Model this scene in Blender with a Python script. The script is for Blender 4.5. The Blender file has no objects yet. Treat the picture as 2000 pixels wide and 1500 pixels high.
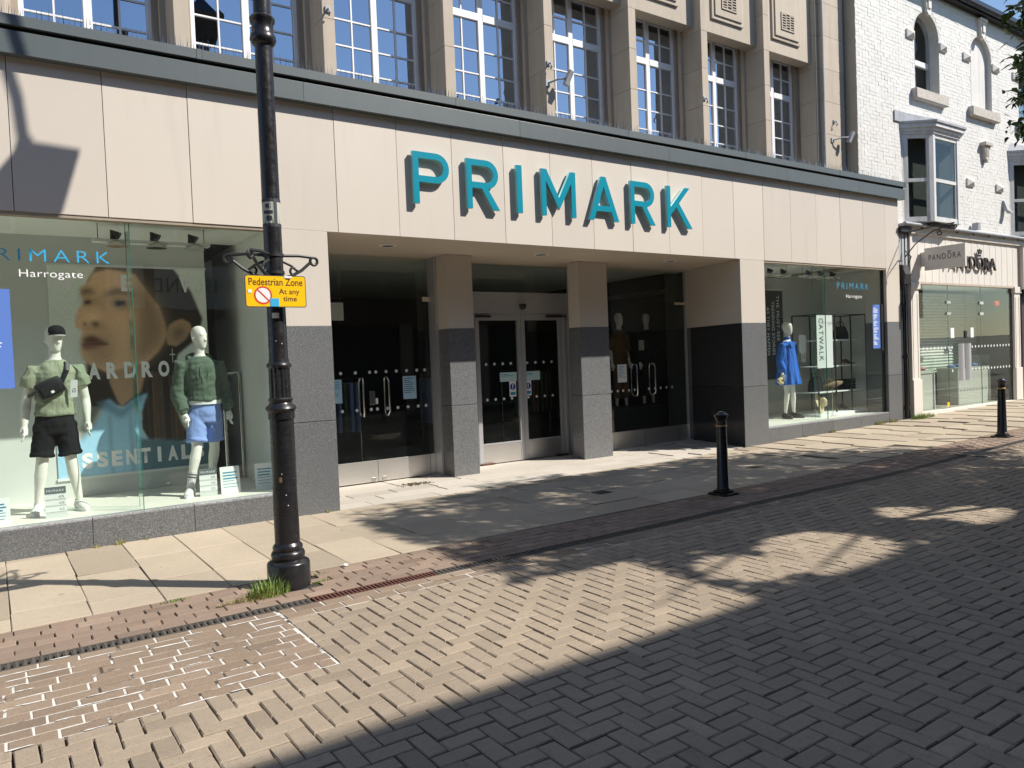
import bpy, bmesh, math, random
import numpy as np
from mathutils import Vector, Matrix
random.seed(7)
SC = bpy.context.scene
COL = SC.collection
# ---------------------------------------------------------------- camera
yaw, pitch, roll = math.radians(34.471), math.radians(-1.7856), math.radians(-2.2572)
fw = Vector((math.sin(yaw)*math.cos(pitch), math.cos(yaw)*math.cos(pitch), math.sin(pitch)))
rt = Vector((math.cos(yaw), -math.sin(yaw), 0)); up = rt.cross(fw)
r2 = rt*math.cos(roll)+up*math.sin(roll); u2 = up*math.cos(roll)-rt*math.sin(roll)
cam = bpy.data.objects.new('camera', bpy.data.cameras.new('camera')); COL.objects.link(cam)
cam.matrix_world = Matrix(((r2.x, u2.x, -fw.x, 0), (r2.y, u2.y, -fw.y, 0), (r2.z, u2.z, -fw.z, 1.65), (0, 0, 0, 1)))
cam.data.sensor_width = 36; cam.data.lens = 26.714; cam.data.clip_end = 2000; cam.data.clip_start = 0.05
SC.camera = cam
# ---------------------------------------------------------------- light
LD = Vector((-1.03, 1.0, -1.38)).normalized()
W = bpy.data.worlds.new('World'); SC.world = W; W.use_nodes = True
wn = W.node_tree.nodes; wl = W.node_tree.links
sky = wn.new('ShaderNodeTexSky'); sky.sky_type = 'NISHITA'; sky.sun_disc = False
sky.sun_elevation = math.asin(-LD.z); sky.sun_rotation = math.atan2(-LD.x, -LD.y)
sky.air_density = 1.0; sky.dust_density = 0.15; sky.ozone_density = 1.8
wl.new(sky.outputs[0], wn['Background'].inputs[0]); wn['Background'].inputs[1].default_value = 0.108
sun = bpy.data.objects.new('sun', bpy.data.lights.new('sun', 'SUN')); COL.objects.link(sun)
sun.data.energy = 5.0; sun.data.angle = math.radians(0.55); sun.data.color = (1, 0.94, 0.855)
sun.rotation_euler = LD.to_track_quat('-Z', 'Y').to_euler(); sun.location = (20, -15, 25)
SC.view_settings.view_transform = 'Standard'; SC.view_settings.look = 'None'
SC.view_settings.exposure = 0.52; SC.view_settings.gamma = 1
SC.render.engine = 'CYCLES'
SC.cycles.max_bounces = 14; SC.cycles.diffuse_bounces = 10; SC.cycles.transparent_max_bounces = 24; SC.cycles.glossy_bounces = 5

# ---------------------------------------------------------------- helpers
def gz(x): return max(0.0, (x-9.0))*0.0165          # the street climbs gently to the right
def srgb(r, g, b):
    f = lambda c: (c/255/12.92) if c/255 <= 0.04045 else ((c/255+0.055)/1.055)**2.4
    return (f(r), f(g), f(b))
def bx(bm, x0, x1, y0, y1, z0, z1, bev=0):
    vs = [bm.verts.new(p) for p in ((x0,y0,z0),(x1,y0,z0),(x1,y1,z0),(x0,y1,z0),(x0,y0,z1),(x1,y0,z1),(x1,y1,z1),(x0,y1,z1))]
    fs = [bm.faces.new([vs[i] for i in q]) for q in ((0,3,2,1),(4,5,6,7),(0,1,5,4),(1,2,6,5),(2,3,7,6),(3,0,4,7))]
    if bev:
        es = set(e for f in fs for e in f.edges)
        bmesh.ops.bevel(bm, geom=list(es), offset=bev, segments=2, affect='EDGES', profile=0.6)
    return vs
def pr(bm, pts, a0, a1, axis='x'):
    """extrude a 2D outline (other two axes in order) from a0 to a1 along an axis"""
    def P(a, p): return (a, p[0], p[1]) if axis == 'x' else ((p[0], a, p[1]) if axis == 'y' else (p[0], p[1], a))
    A = [bm.verts.new(P(a0, p)) for p in pts]; B = [bm.verts.new(P(a1, p)) for p in pts]
    n = len(pts); fs = [bm.faces.new(A), bm.faces.new(B[::-1])]
    for i in range(n): fs.append(bm.faces.new((A[i], B[i], B[(i+1) % n], A[(i+1) % n])))
    bmesh.ops.recalc_face_normals(bm, faces=fs)
def lathe(bm, prof, n=32, c=(0,0,0), flute=None):
    rings = []
    for k, (r, z) in enumerate(prof):
        ring = []
        for i in range(n):
            a = 2*math.pi*i/n
            rr = r
            if flute and flute[0] <= z <= flute[1] and i % 2: rr = r*0.93
            ring.append(bm.verts.new((c[0]+rr*math.cos(a), c[1]+rr*math.sin(a), c[2]+z)))
        rings.append(ring)
    for a, b in zip(rings, rings[1:]):
        for i in range(n): bm.faces.new((a[i], a[(i+1) % n], b[(i+1) % n], b[i]))
    if prof[0][0] > 1e-4: bm.faces.new(rings[0][::-1])
    if prof[-1][0] > 1e-4: bm.faces.new(rings[-1])
def tube(bm, path, rad, n=8, cap=True):
    pts = [Vector(p) for p in path]; rs = rad if isinstance(rad, (list, tuple)) else [rad]*len(pts)
    ref = None; rings = []
    for i, p in enumerate(pts):
        t = (pts[min(i+1, len(pts)-1)]-pts[max(i-1, 0)]).normalized()
        if ref is None:
            ref = Vector((0, 0, 1)) if abs(t.z) < 0.9 else Vector((1, 0, 0))
        s = t.cross(ref).normalized(); ref = s.cross(t).normalized()
        r = rs[i]; ra, rb = (r if isinstance(r, tuple) else (r, r))
        rings.append([bm.verts.new(p+s*math.cos(2*math.pi*k/n)*ra+ref*math.sin(2*math.pi*k/n)*rb) for k in range(n)])
    for a, b in zip(rings, rings[1:]):
        for i in range(n): bm.faces.new((a[i], a[(i+1) % n], b[(i+1) % n], b[i]))
    if cap: bm.faces.new(rings[0][::-1]); bm.faces.new(rings[-1])
def NB(): return bmesh.new()
def mesh(name, bm, smooth=False):
    bmesh.ops.recalc_face_normals(bm, faces=bm.faces[:])
    me = bpy.data.meshes.new(name); bm.to_mesh(me); bm.free()
    if smooth:
        me.polygons.foreach_set('use_smooth', [True]*len(me.polygons))
        try: me.set_sharp_from_angle(angle=math.radians(38))
        except Exception: pass
    return me
def wloc(o):
    if o.parent is None: return o.location.copy()
    return wloc(o.parent)+o.matrix_parent_inverse.to_translation()+o.location
def lk(name, me, m, parent=None, loc=None, rot=None, world=True):
    o = bpy.data.objects.new(name, me); COL.objects.link(o)
    if m is not None and me is not None and not me.materials: me.materials.append(m)
    if parent:
        o.parent = parent
        if world: o.matrix_parent_inverse = Matrix.Translation(-wloc(parent))
    if loc is not None: o.location = loc
    if rot is not None: o.rotation_euler = rot
    return o
def ob(name, bm, m, parent=None, smooth=False, **k): return lk(name, mesh(name, bm, smooth), m, parent, **k)
def bo(name, m, parent, *b, bev=0, **k):
    bm = NB(); bx(bm, *b, bev=bev); return ob(name, bm, m, parent, **k)
def tag(o, label, cat=None, group=None, kind=None):
    if label: o['label'] = label
    if cat: o['category'] = cat
    if group: o['group'] = group
    if kind: o['kind'] = kind
    return o
def empty(name, loc, label, cat, group=None):
    o = bpy.data.objects.new(name, None); COL.objects.link(o); o.location = loc; o.empty_display_size = 0.2
    return tag(o, label, cat, group)
def struct(o): o['kind'] = 'structure'; return o
def copy_tree(o, parent=None):
    c = o.copy(); COL.objects.link(c)
    if parent: c.parent = parent
    for ch in list(o.children): copy_tree(ch, c)
    return c
def text_mesh(s, size, ext=0.0, spacing=1.0, align='LEFT', bev=0, sx=1.0, off=0.0):
    cu = bpy.data.curves.new('t', 'FONT'); cu.body = s; cu.size = size; cu.extrude = ext; cu.space_character = spacing
    cu.align_x = align; cu.bevel_depth = bev; cu.offset = off; cu.resolution_u = 4
    o = bpy.data.objects.new('t', cu); COL.objects.link(o)
    bpy.context.view_layer.update()
    me = bpy.data.meshes.new_from_object(o.evaluated_get(bpy.context.evaluated_depsgraph_get()))
    bpy.data.objects.remove(o); bpy.data.curves.remove(cu)
    if sx != 1.0: me.transform(Matrix.Scale(sx, 4, (1, 0, 0)))
    return me
FRONT = Matrix(((1,0,0,0),(0,0,-1,0),(0,1,0,0),(0,0,0,1)))      # XY text plane -> upright, facing -y
def text(name, s, m, parent, x, y, z, size, M=FRONT, **k):
    me = text_mesh(s, size, **k); me.transform(Matrix.Translation((x, y, z)) @ M)
    return lk(name, me, m, parent)
def text_fit(name, s, m, parent, x0, x1, y, z0, z1, M=FRONT, ext=0.0, spacing=1.0, off=0.0):
    """flat lettering stretched to fill a given width and height"""
    me = text_mesh(s, 1.0, ext=0.0, spacing=spacing, off=off)
    co = np.empty(len(me.vertices)*3); me.vertices.foreach_get('co', co); co = co.reshape(-1, 3)
    a, b = co.min(0), co.max(0)
    co[:, 0] = (co[:, 0]-a[0])/(b[0]-a[0])*(x1-x0)
    co[:, 1] = (co[:, 1]-a[1])/(b[1]-a[1])*(z1-z0)
    me.vertices.foreach_set('co', co.ravel())
    me.transform(Matrix.Translation((x0, y, z0)) @ M)
    return lk(name, me, m, parent)

# ---------------------------------------------------------------- materials
class N:
    def __init__(s, name):
        s.m = bpy.data.materials.new(name); s.m.use_nodes = True
        s.t = s.m.node_tree; s.b = s.t.nodes['Principled BSDF']; s.o = s.t.nodes['Material Output']
    def n(s, ty, **k):
        x = s.t.nodes.new('ShaderNode'+ty)
        for a, v in k.items(): setattr(x, a, v)
        return x
    def l(s, a, b): s.t.links.new(a, b)
    def pos(s):
        if not hasattr(s, '_p'): s._p = s.n('NewGeometry').outputs['Position']
        return s._p
    def noise(s, scale, detail=4, rough=0.6, vec=None, out='Fac', dist=0):
        x = s.n('TexNoise'); x.inputs['Scale'].default_value = scale; x.inputs['Detail'].default_value = detail
        x.inputs['Roughness'].default_value = rough; x.inputs['Distortion'].default_value = dist
        s.l(vec or s.pos(), x.inputs['Vector']); return x.outputs[out]
    def ramp(s, fac, stops):
        r = s.n('ValToRGB'); e = r.color_ramp.elements
        while len(e) < len(stops): e.new(0.5)
        for i, (p, c) in enumerate(stops):
            e[i].position = p; e[i].color = tuple(c)+(1,) if len(c) == 3 else c
        s.l(fac, r.inputs[0]); return r.outputs[0]
    def mix(s, f, a, b, mode='MIX'):
        x = s.n('MixRGB'); x.blend_type = mode
        for i, v in ((0, f), (1, a), (2, b)):
            if hasattr(v, 'links') or hasattr(v, 'is_linked'): s.l(v, x.inputs[i])
            elif i == 0: x.inputs[0].default_value = v
            else: x.inputs[i].default_value = tuple(v)+(1,)
        return x.outputs[0]
    def mapping(s, sc, vec=None):
        x = s.n('Mapping'); x.inputs['Scale'].default_value = sc; s.l(vec or s.pos(), x.inputs['Vector']); return x.outputs[0]
    def rnd(s): return s.n('ObjectInfo').outputs['Random']
    def bump(s, h, strength=0.3, dist=0.01):
        x = s.n('Bump'); x.inputs['Strength'].default_value = strength; x.inputs['Distance'].default_value = dist
        s.l(h, x.inputs['Height']); s.l(x.outputs[0], s.b.inputs['Normal']); return x
    def col(s, c):
        if hasattr(c, 'links') or hasattr(c, 'is_linked'): s.l(c, s.b.inputs['Base Color'])
        else: s.b.inputs['Base Color'].default_value = tuple(c)+(1,)
    def set(s, rough=None, metal=None, spec=None):
        if rough is not None:
            if hasattr(rough, 'is_linked'): s.l(rough, s.b.inputs['Roughness'])
            else: s.b.inputs['Roughness'].default_value = rough
        if metal is not None: s.b.inputs['Metallic'].default_value = metal
        if spec is not None: s.b.inputs['Specular IOR Level'].default_value = spec
def sc(c, k): return tuple(max(0, min(1, v*k)) for v in c)
def plain(name, c, rough=0.6, var=0.12, scale=6, metal=0, bump=0.0, bscale=60, rnd=0.0, spec=None, streak=0.0, sk=(9, 9, 0.7), s0=0.45):
    g = N(name); f = g.noise(scale, 5)
    cc = g.mix(f, sc(c, 1-var), sc(c, 1+var))
    if rnd:
        cc = g.mix(g.rnd(), sc(c, 1-rnd), sc(c, 1+rnd)) if not var else g.mix(1.0, cc, g.mix(g.rnd(), (1-rnd,)*3, (1+rnd*0.6,)*3), 'MULTIPLY')
    if streak:
        st = g.ramp(g.noise(1.0, 4, 0.7, vec=g.mapping(sk)), [(s0, (1, 1, 1)), (s0+0.3, (1-streak,)*3)])
        cc = g.mix(1.0, cc, st, 'MULTIPLY')
    g.col(cc); g.set(rough, metal, spec)
    if bump: g.bump(g.noise(bscale, 4), bump, 0.004)
    return g.m
def granite(name, c, rough):
    g = N(name); a = g.noise(95, 2, 0.7); b = g.noise(210, 1, 0.5)
    k = g.ramp(a, [(0.36, sc(c, 0.25)), (0.5, c), (0.62, sc(c, 1.55))])
    k = g.mix(g.ramp(b, [(0.42, (0, 0, 0)), (0.62, (1, 1, 1))]), sc(c, 0.45), k)
    k = g.mix(g.ramp(g.noise(1.3, 3), [(0.4, (0, 0, 0)), (0.7, (0.35,)*3)]), k, sc(c, 0.75))
    k = g.mix(1.0, k, g.mix(g.rnd(), (0.88,)*3, (1.08,)*3), 'MULTIPLY')
    g.col(k); g.set(rough); return g.m
def glassmat(name, tint, ior, wav=0.0, rough=0.0, dirt=0.0, base=0.0, film=(0.95, 1, 0.98)):
    g = N(name); g.t.nodes.remove(g.b)
    tr = g.n('BsdfTransparent'); tr.inputs[0].default_value = tuple(tint)+(1,)
    gl = g.n('BsdfGlossy'); gl.inputs['Roughness'].default_value = rough; gl.inputs[0].default_value = tuple(film)+(1,)
    fr = g.n('Fresnel'); fr.inputs[0].default_value = ior
    if wav:
        bp = g.n('Bump'); bp.inputs['Strength'].default_value = wav; bp.inputs['Distance'].default_value = 0.02
        g.l(g.noise(1.6, 2), bp.inputs['Height']); g.l(bp.outputs[0], gl.inputs['Normal'])
    # the leaving face only transmits, so that nothing is trapped in the thin sheet
    geo = g.n('NewGeometry'); sub = g.n('Math', operation='SUBTRACT'); sub.inputs[0].default_value = 1; g.l(geo.outputs['Backfacing'], sub.inputs[1])
    ad = g.n('Math', operation='MAXIMUM'); ad.inputs[1].default_value = base; g.l(fr.outputs[0], ad.inputs[0])
    mu = g.n('Math', operation='MULTIPLY'); g.l(ad.outputs[0], mu.inputs[0]); g.l(sub.outputs[0], mu.inputs[1])
    mx = g.n('MixShader'); g.l(mu.outputs[0], mx.inputs[0]); g.l(tr.outputs[0], mx.inputs[1]); g.l(gl.outputs[0], mx.inputs[2])
    out = mx.outputs[0]
    if dirt:
        df = g.n('BsdfDiffuse'); df.inputs[0].default_value = (0.55, 0.6, 0.56, 1)
        m2 = g.n('MixShader'); k = g.ramp(g.noise(3, 5), [(0.3, (dirt*0.4,)*3), (0.8, (dirt,)*3)])
        g.l(k, m2.inputs[0]); g.l(out, m2.inputs[1]); g.l(df.outputs[0], m2.inputs[2]); out = m2.outputs[0]
    g.l(out, g.o.inputs['Surface']); return g.m
def pavemat(name, c1, c2, stain, rough=0.9, bump=0.5, bs=140, rnd=0.16, grain=0.28):
    g = N(name)
    at = g.n('Attribute'); at.attribute_name = 'tone'; cc = g.mix(at.outputs['Fac'], c1, c2)
    cc = g.mix(g.ramp(g.noise(0.9, 5, 0.65), [(0.35, (0, 0, 0)), (0.75, (0.7,)*3)]), cc, stain)
    cc = g.mix(g.ramp(g.noise(26, 4, 0.7), [(0.5, (0, 0, 0)), (0.75, (0.45,)*3)]), cc, sc(stain, 0.8))
    sp = g.ramp(g.noise(bs*1.6, 2, 0.6), [(0.3, (1-grain,)*3), (0.55, (1, 1, 1)), (0.8, (1+grain*0.5,)*3)])
    cc = g.mix(1.0, cc, sp, 'MULTIPLY')
    cc = g.mix(1.0, cc, g.mix(at.outputs['Fac'], (1-rnd*1.6,)*3, (1+rnd,)*3), 'MULTIPLY')
    vo = g.n('TexVoronoi'); vo.inputs['Scale'].default_value = 2.3; g.l(g.pos(), vo.inputs['Vector'])
    cc = g.mix(g.ramp(vo.outputs['Distance'], [(0.045, (0.55,)*3), (0.06, (0, 0, 0))]), cc, sc(stain, 0.55))       # trodden gum
    g.col(cc); g.set(rough, spec=0.25)
    g.bump(g.noise(bs, 4, 0.7), bump, 0.003)
    return g.m
M = {}
M['panel'] = plain('cream_cladding', (0.595, 0.54, 0.47), 0.42, 0.05, 0.9, rnd=0.05, streak=0.12, sk=(3.2, 3.2, 0.32), s0=0.58)
M['panel2'] = plain('cream_soffit', (0.68, 0.58, 0.46), 0.5, 0.03, 2.0)
M['cornice'] = plain('slate_grey_metal', (0.100, 0.120, 0.126), 0.42, 0.10, 1.2, streak=0.08, rnd=0.08)
M['dark'] = plain('dark_void', (0.012, 0.012, 0.013), 0.8, 0.2)
M['granite'] = granite('speckled_granite', (0.190, 0.197, 0.203), 0.34)
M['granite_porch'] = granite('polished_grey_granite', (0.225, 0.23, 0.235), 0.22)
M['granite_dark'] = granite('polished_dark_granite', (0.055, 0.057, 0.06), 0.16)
M['granite_cap'] = granite('worn_granite_edge', (0.42, 0.43, 0.44), 0.5)
M['stone'] = plain('portland_stone', (0.475, 0.41, 0.33), 0.85, 0.1, 3, bump=0.25, rnd=0.06, streak=0.14)
M['stone_d'] = plain('brown_stone_jamb', (0.33, 0.275, 0.215), 0.85, 0.15, 4, bump=0.25, streak=0.2)
M['upvc'] = plain('white_window_paint', (0.75, 0.75, 0.76), 0.4, 0.03, 4)
M['frame_grey'] = plain('grey_window_paint', (0.42, 0.44, 0.46), 0.6, 0.2, 7, bump=0.2, streak=0.3)
M['alu'] = plain('brushed_aluminium', (0.55, 0.56, 0.58), 0.36, 0.05, 8, metal=0.55)
M['steel'] = plain('stainless_steel', (0.62, 0.61, 0.59), 0.22, 0.06, 5, metal=1.0)
M['steel_s'] = plain('satin_kick_plate', (0.72, 0.71, 0.69), 0.33, 0.08, 3, metal=0.9)
M['teal'] = plain('teal_letter_face', srgb(0, 136, 158), 0.3, 0.03)
M['teal_edge'] = plain('pale_letter_return', srgb(150, 200, 205), 0.4, 0.05)
M['teal_vinyl'] = plain('blue_vinyl', srgb(40, 165, 215), 0.5, 0.02)
M['white_vinyl'] = plain('white_vinyl', (0.88, 0.88, 0.88), 0.5, 0.02)
M['black'] = plain('black_gloss_paint', (0.012, 0.012, 0.014), 0.26, 0.3, 5, bump=0.12, bscale=40)
M['blackm'] = plain('black_satin', (0.018, 0.018, 0.02), 0.5, 0.2)
M['white_brick'] = plain('white_painted_brick', (0.66, 0.65, 0.62), 0.72, 0.09, 3, bump=0.3, bscale=45, rnd=0.05, streak=0.16, sk=(2.5, 2.5, 0.5), s0=0.5)
M['white_mortar'] = plain('white_painted_mortar', (0.58, 0.57, 0.54), 0.8, 0.12, 9, bump=0.5, bscale=30)
M['white_paint'] = plain('white_shop_paint', (0.70, 0.66, 0.60), 0.5, 0.04, 3, streak=0.06)
M['sill'] = plain('weathered_sill', (0.50, 0.46, 0.41), 0.9, 0.35, 12, bump=0.6)
M['lead'] = plain('lead_flashing', (0.36, 0.38, 0.41), 0.6, 0.25, 9, streak=0.4, bump=0.2)
M['board'] = plain('weathered_white_board', (0.66, 0.64, 0.61), 0.8, 0.12, 6, streak=0.25)
M['glass'] = glassmat('shop_glass', (0.955, 0.988, 0.972), 1.55, 0.012, dirt=0.006, base=0.065)
M['glass_up'] = glassmat('upper_window_glass', (0.45, 0.5, 0.55), 2.2, 0.04, base=0.52, film=(0.72, 0.84, 1.0))
M['glass_old'] = glassmat('old_sash_glass', (0.8, 0.84, 0.82), 1.45, 0.10)
M['glass_edge'] = plain('green_glass_edge', (0.03, 0.16, 0.13), 0.15, 0.1)
M['cream_floor'] = plain('display_floor', (0.78, 0.76, 0.67), 0.45, 0.04)
M['grey_wall'] = plain('display_grey', (0.60, 0.62, 0.60), 0.8, 0.04, 2)
M['pale_wall'] = plain('display_pale', (0.80, 0.81, 0.79), 0.7, 0.04, 2)
M['pandora_wall'] = plain('shop_pale_green_grey', (0.66, 0.66, 0.58), 0.8, 0.05, 2)
M['ceil'] = plain('display_ceiling', (0.84, 0.84, 0.81), 0.8, 0.03)
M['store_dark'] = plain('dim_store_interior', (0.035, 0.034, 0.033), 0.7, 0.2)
M['store_floor'] = plain('store_floor_tile', (0.10, 0.10, 0.10), 0.3, 0.1)
M['mann'] = plain('mannequin_white', (0.78, 0.76, 0.70), 0.38, 0.03)
M['paper'] = plain('white_paper', (0.74, 0.76, 0.76), 0.6, 0.02)
M['paper_blue'] = plain('pale_blue_paper', (0.36, 0.55, 0.68), 0.6, 0.02)
M['ink'] = plain('dark_ink', (0.03, 0.035, 0.05), 0.6, 0.02)
M['ink_teal'] = plain('teal_ink', srgb(30, 130, 160), 0.6, 0.02)
M['ink_red'] = plain('red_ink', srgb(205, 60, 30), 0.6, 0.02)
M['blue_panel'] = plain('blue_vinyl_panel', srgb(88, 122, 196), 0.5, 0.03)
M['yellow'] = plain('yellow_sign_face', srgb(243, 190, 8), 0.35, 0.04)
M['brown_ink'] = plain('sign_lettering', srgb(70, 38, 22), 0.5, 0.02)
M['gold'] = plain('gilt_band', (0.42, 0.26, 0.10), 0.4, 0.2, metal=0.5)
M['green_leaf'] = None
def cloth(name, c, wr=0.5, scale=9):
    g = N(name); g.col(g.mix(g.noise(300, 2), sc(c, 0.8), sc(c, 1.15))); g.set(0.9, spec=0.15)
    g.bump(g.noise(scale, 3, 0.55, vec=g.mapping((1, 1, 0.55)), dist=0.8), wr, 0.03); return g.m
M['tee'] = cloth('sage_jersey', (0.285, 0.315, 0.225), 0.8); M['hoodie'] = cloth('moss_green_fleece', (0.10, 0.138, 0.104), 0.9)
M['denim_b'] = cloth('black_denim', (0.013, 0.013, 0.015)); M['denim_p'] = cloth('pale_blue_denim', (0.24, 0.34, 0.66))
M['dress'] = cloth('cobalt_poplin', (0.045, 0.16, 0.60)); M['tan_cloth'] = cloth('brown_knit', (0.16, 0.09, 0.05))
M['straw'] = cloth('straw', (0.62, 0.50, 0.32), 0.3, 60); M['leather'] = plain('black_leather', (0.015, 0.015, 0.017), 0.35, 0.2, bump=0.3)
M['sock'] = cloth('white_sock', (0.6, 0.6, 0.58)); M['shoe'] = plain('white_leather', (0.72, 0.71, 0.68), 0.5, 0.05)
# paving
M['hb'] = pavemat('clay_paver', (0.345, 0.283, 0.212), (0.375, 0.304, 0.228), (0.26, 0.213, 0.163), rnd=0.09)
M['hb_red'] = pavemat('red_clay_brick', (0.275, 0.200, 0.152), (0.315, 0.232, 0.178), (0.245, 0.188, 0.146), rnd=0.14)
M['patch'] = pavemat('brown_clay_brick', (0.268, 0.200, 0.145), (0.31, 0.236, 0.174), (0.225, 0.176, 0.13), rnd=0.11, bs=80)
M['slab'] = pavemat('buff_sandstone_flag', (0.42, 0.352, 0.262), (0.49, 0.412, 0.308), (0.36, 0.305, 0.236), bs=200, rnd=0.1, bump=0.25, grain=0.14)
M['slab_g'] = pavemat('pale_granite_flag', (0.52, 0.475, 0.41), (0.58, 0.53, 0.46), (0.45, 0.415, 0.36), bs=260, rnd=0.08, bump=0.2, grain=0.2)
M['sand'] = plain('joint_sand', (0.045, 0.038, 0.030), 0.95, 0.35, 30, bump=0.6)
M['road_far'] = plain('distant_paving', (0.15, 0.128, 0.10), 0.95, 0.25, 9, bump=0.4)
g = N('white_mortar_bed'); f = g.ramp(g.noise(3.1, 4, 0.7), [(0.41, (0, 0, 0)), (0.47, (1, 1, 1))])
g.col(g.mix(f, (0.07, 0.055, 0.04), (0.60, 0.58, 0.54))); g.set(0.9); M['mortar'] = g.m
M['iron'] = plain('cast_iron', (0.10, 0.09, 0.078), 0.75, 0.4, 12, metal=0.2, bump=0.4)
M['iron_red'] = plain('red_rusty_iron', (0.11, 0.045, 0.032), 0.7, 0.4, 12, bump=0.4)
# ---------------------------------------------------------------- ground
def wave(x, y): return 0.004*math.sin(1.3*x+0.7*y)+0.003*math.sin(2.9*y-1.1*x)
def sheet(name, m, x0, x1, y0, y1, z, nx=1, wavy=False):
    bm = NB(); n = max(nx, int((x1-x0)/0.25) if wavy else 1); ny = max(1, int((y1-y0)/0.2)) if wavy else 1
    xs = sorted(set([x0+(x1-x0)*i/n for i in range(n+1)]+([9.0] if x0 < 9 < x1 else [])))
    R_ = [[bm.verts.new((x, y0+(y1-y0)*j/ny, gz(x)+z+(wave(x, y0+(y1-y0)*j/ny) if wavy else 0))) for x in xs] for j in range(ny+1)]
    for a, b in zip(R_, R_[1:]):
        for i in range(len(xs)-1): bm.faces.new((a[i], a[i+1], b[i+1], b[i]))
    return ob(name, bm, m)
struct(sheet('ground', M['road_far'], -120, 200, -120, 140, -0.075))
def block_verts(L, Wd, ch=0.005, H=0.05, jit=0.0028, rng=random):
    v = []
    for (ox, oz) in ((0, -H), (0, -ch), (ch, 0)):
        for (sx, sy) in ((-1, -1), (1, -1), (1, 1), (-1, 1)):
            v.append((sx*(L/2-ox)+rng.uniform(-jit, jit), sy*(Wd/2-ox)+rng.uniform(-jit, jit), oz))
    return v
BF = [(8, 9, 10, 11)]+[(r*4+i, r*4+(i+1) % 4, r*4+4+(i+1) % 4, r*4+4+i) for r in (0, 1) for i in range(4)]
def set_tone(me, tones):
    at = me.attributes.new('tone', 'FLOAT', 'FACE'); at.data.foreach_set('value', tones)
def pyd(name, V, F, m, tones=None, smooth=False):
    me = bpy.data.meshes.new(name); me.from_pydata(V, [], F); me.update()
    if m: me.materials.append(m)
    if tones is not None: set_tone(me, tones)
    if smooth: me.polygons.foreach_set('use_smooth', [True]*len(me.polygons))
    return me
def tone(): return random.choice((0.0, 1.0)) if random.random() < 0.07 else min(1, max(0, random.gauss(0.5, 0.16)))
def variants(L, Wd, m, n, **k):
    return [pyd('paver', block_verts(L, Wd, **k), BF, m, [tone()]*9) for _ in range(n)]
def view_dist(x, y):
    """distance when the point lies ahead of the street view, else far"""
    d = Vector((x, y, 0))-Vector((0, 0, 1.65)); f = d.dot(fw)
    if f < 0.5: return 999
    if abs(d.dot(r2)/f) > 0.72 or abs(d.dot(u2)/f) > 0.54: return 500+f
    return f
def lay(parent, name, items, m, limit=300, sizes=None, stuff_name='pavers', H=0.05, ch=0.005, tilt=0.006, jz=(-0.0025, 0.0015)):
    """items: (x, y, L, W, rot90). nearest in view become parts of their own, the rest one joined part"""
    items = sorted(items, key=lambda t: view_dist(t[0], t[1]))
    cache = {}
    for (x, y, L, Wd, r) in items[:limit]:
        key = (round(L, 3), round(Wd, 3))
        if key not in cache: cache[key] = variants(L, Wd, m, 16 if len(items) > 100 else 4, ch=ch, H=H)
        o = lk(name, random.choice(cache[key]), None, parent)
        o.location = (x, y, gz(x)+wave(x, y)+random.uniform(*jz))
        o.rotation_euler = (random.uniform(-tilt, tilt), random.uniform(-tilt, tilt), (math.pi/2 if r else 0)+random.uniform(-0.008, 0.008))
    V = []; F = []; T = []
    for (x, y, L, Wd, r) in items[limit:]:
        b = len(V); z0 = gz(x)+wave(x, y)+random.uniform(-0.0025, 0.0015); tx = random.uniform(-tilt, tilt); ty = random.uniform(-tilt, tilt)
        for (a, c, z) in block_verts(L, Wd, ch, H):
            if r: a, c = -c, a
            V.append((x+a, y+c, z0+z+a*tx+c*ty))
        F += [tuple(i+b for i in q) for q in BF]; T += [tone()]*9
    if V:
        o = lk(stuff_name, pyd(stuff_name, V, F, m, T), None, parent); o['kind'] = 'stuff'
U = 0.1025
road = struct(sheet('road', M['sand'], -3, 26, -3.4, 4.975, -0.02, 8, True))
tag(road, 'herringbone clay paver street')
hb = []; HY = 4.975-48*U; PXE, PYE = 15*U, 39*U+HY
def ok_cell(i, j):
    x, y = (i+.5)*U, (j+.5)*U+HY
    return y < 4.975 and y > 0.1 and not (x < PXE and y > PYE)
for i in range(-20, 190):
    for j in range(-2, 50):
        k = (i-j) % 4
        if k == 0: cs = ((i, j), (i+1, j)); r = 0
        elif k == 3: cs = ((i, j), (i, j+1)); r = 1
        else: continue
        g_ = [c for c in cs if ok_cell(*c)]
        if not g_: continue
        cx = sum((c[0]+.5)*U for c in g_)/len(g_); cy = sum((c[1]+.5)*U+HY for c in g_)/len(g_)
        if view_dist(cx, cy) > 900: continue
        hb.append((cx, cy, (2*U if len(g_) == 2 else U)-0.0082, U-0.0082, r))
lay(road, 'paving_brick', hb, M['hb'], 300, stuff_name='paving_bricks', ch=0.005, tilt=0.005)
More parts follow.
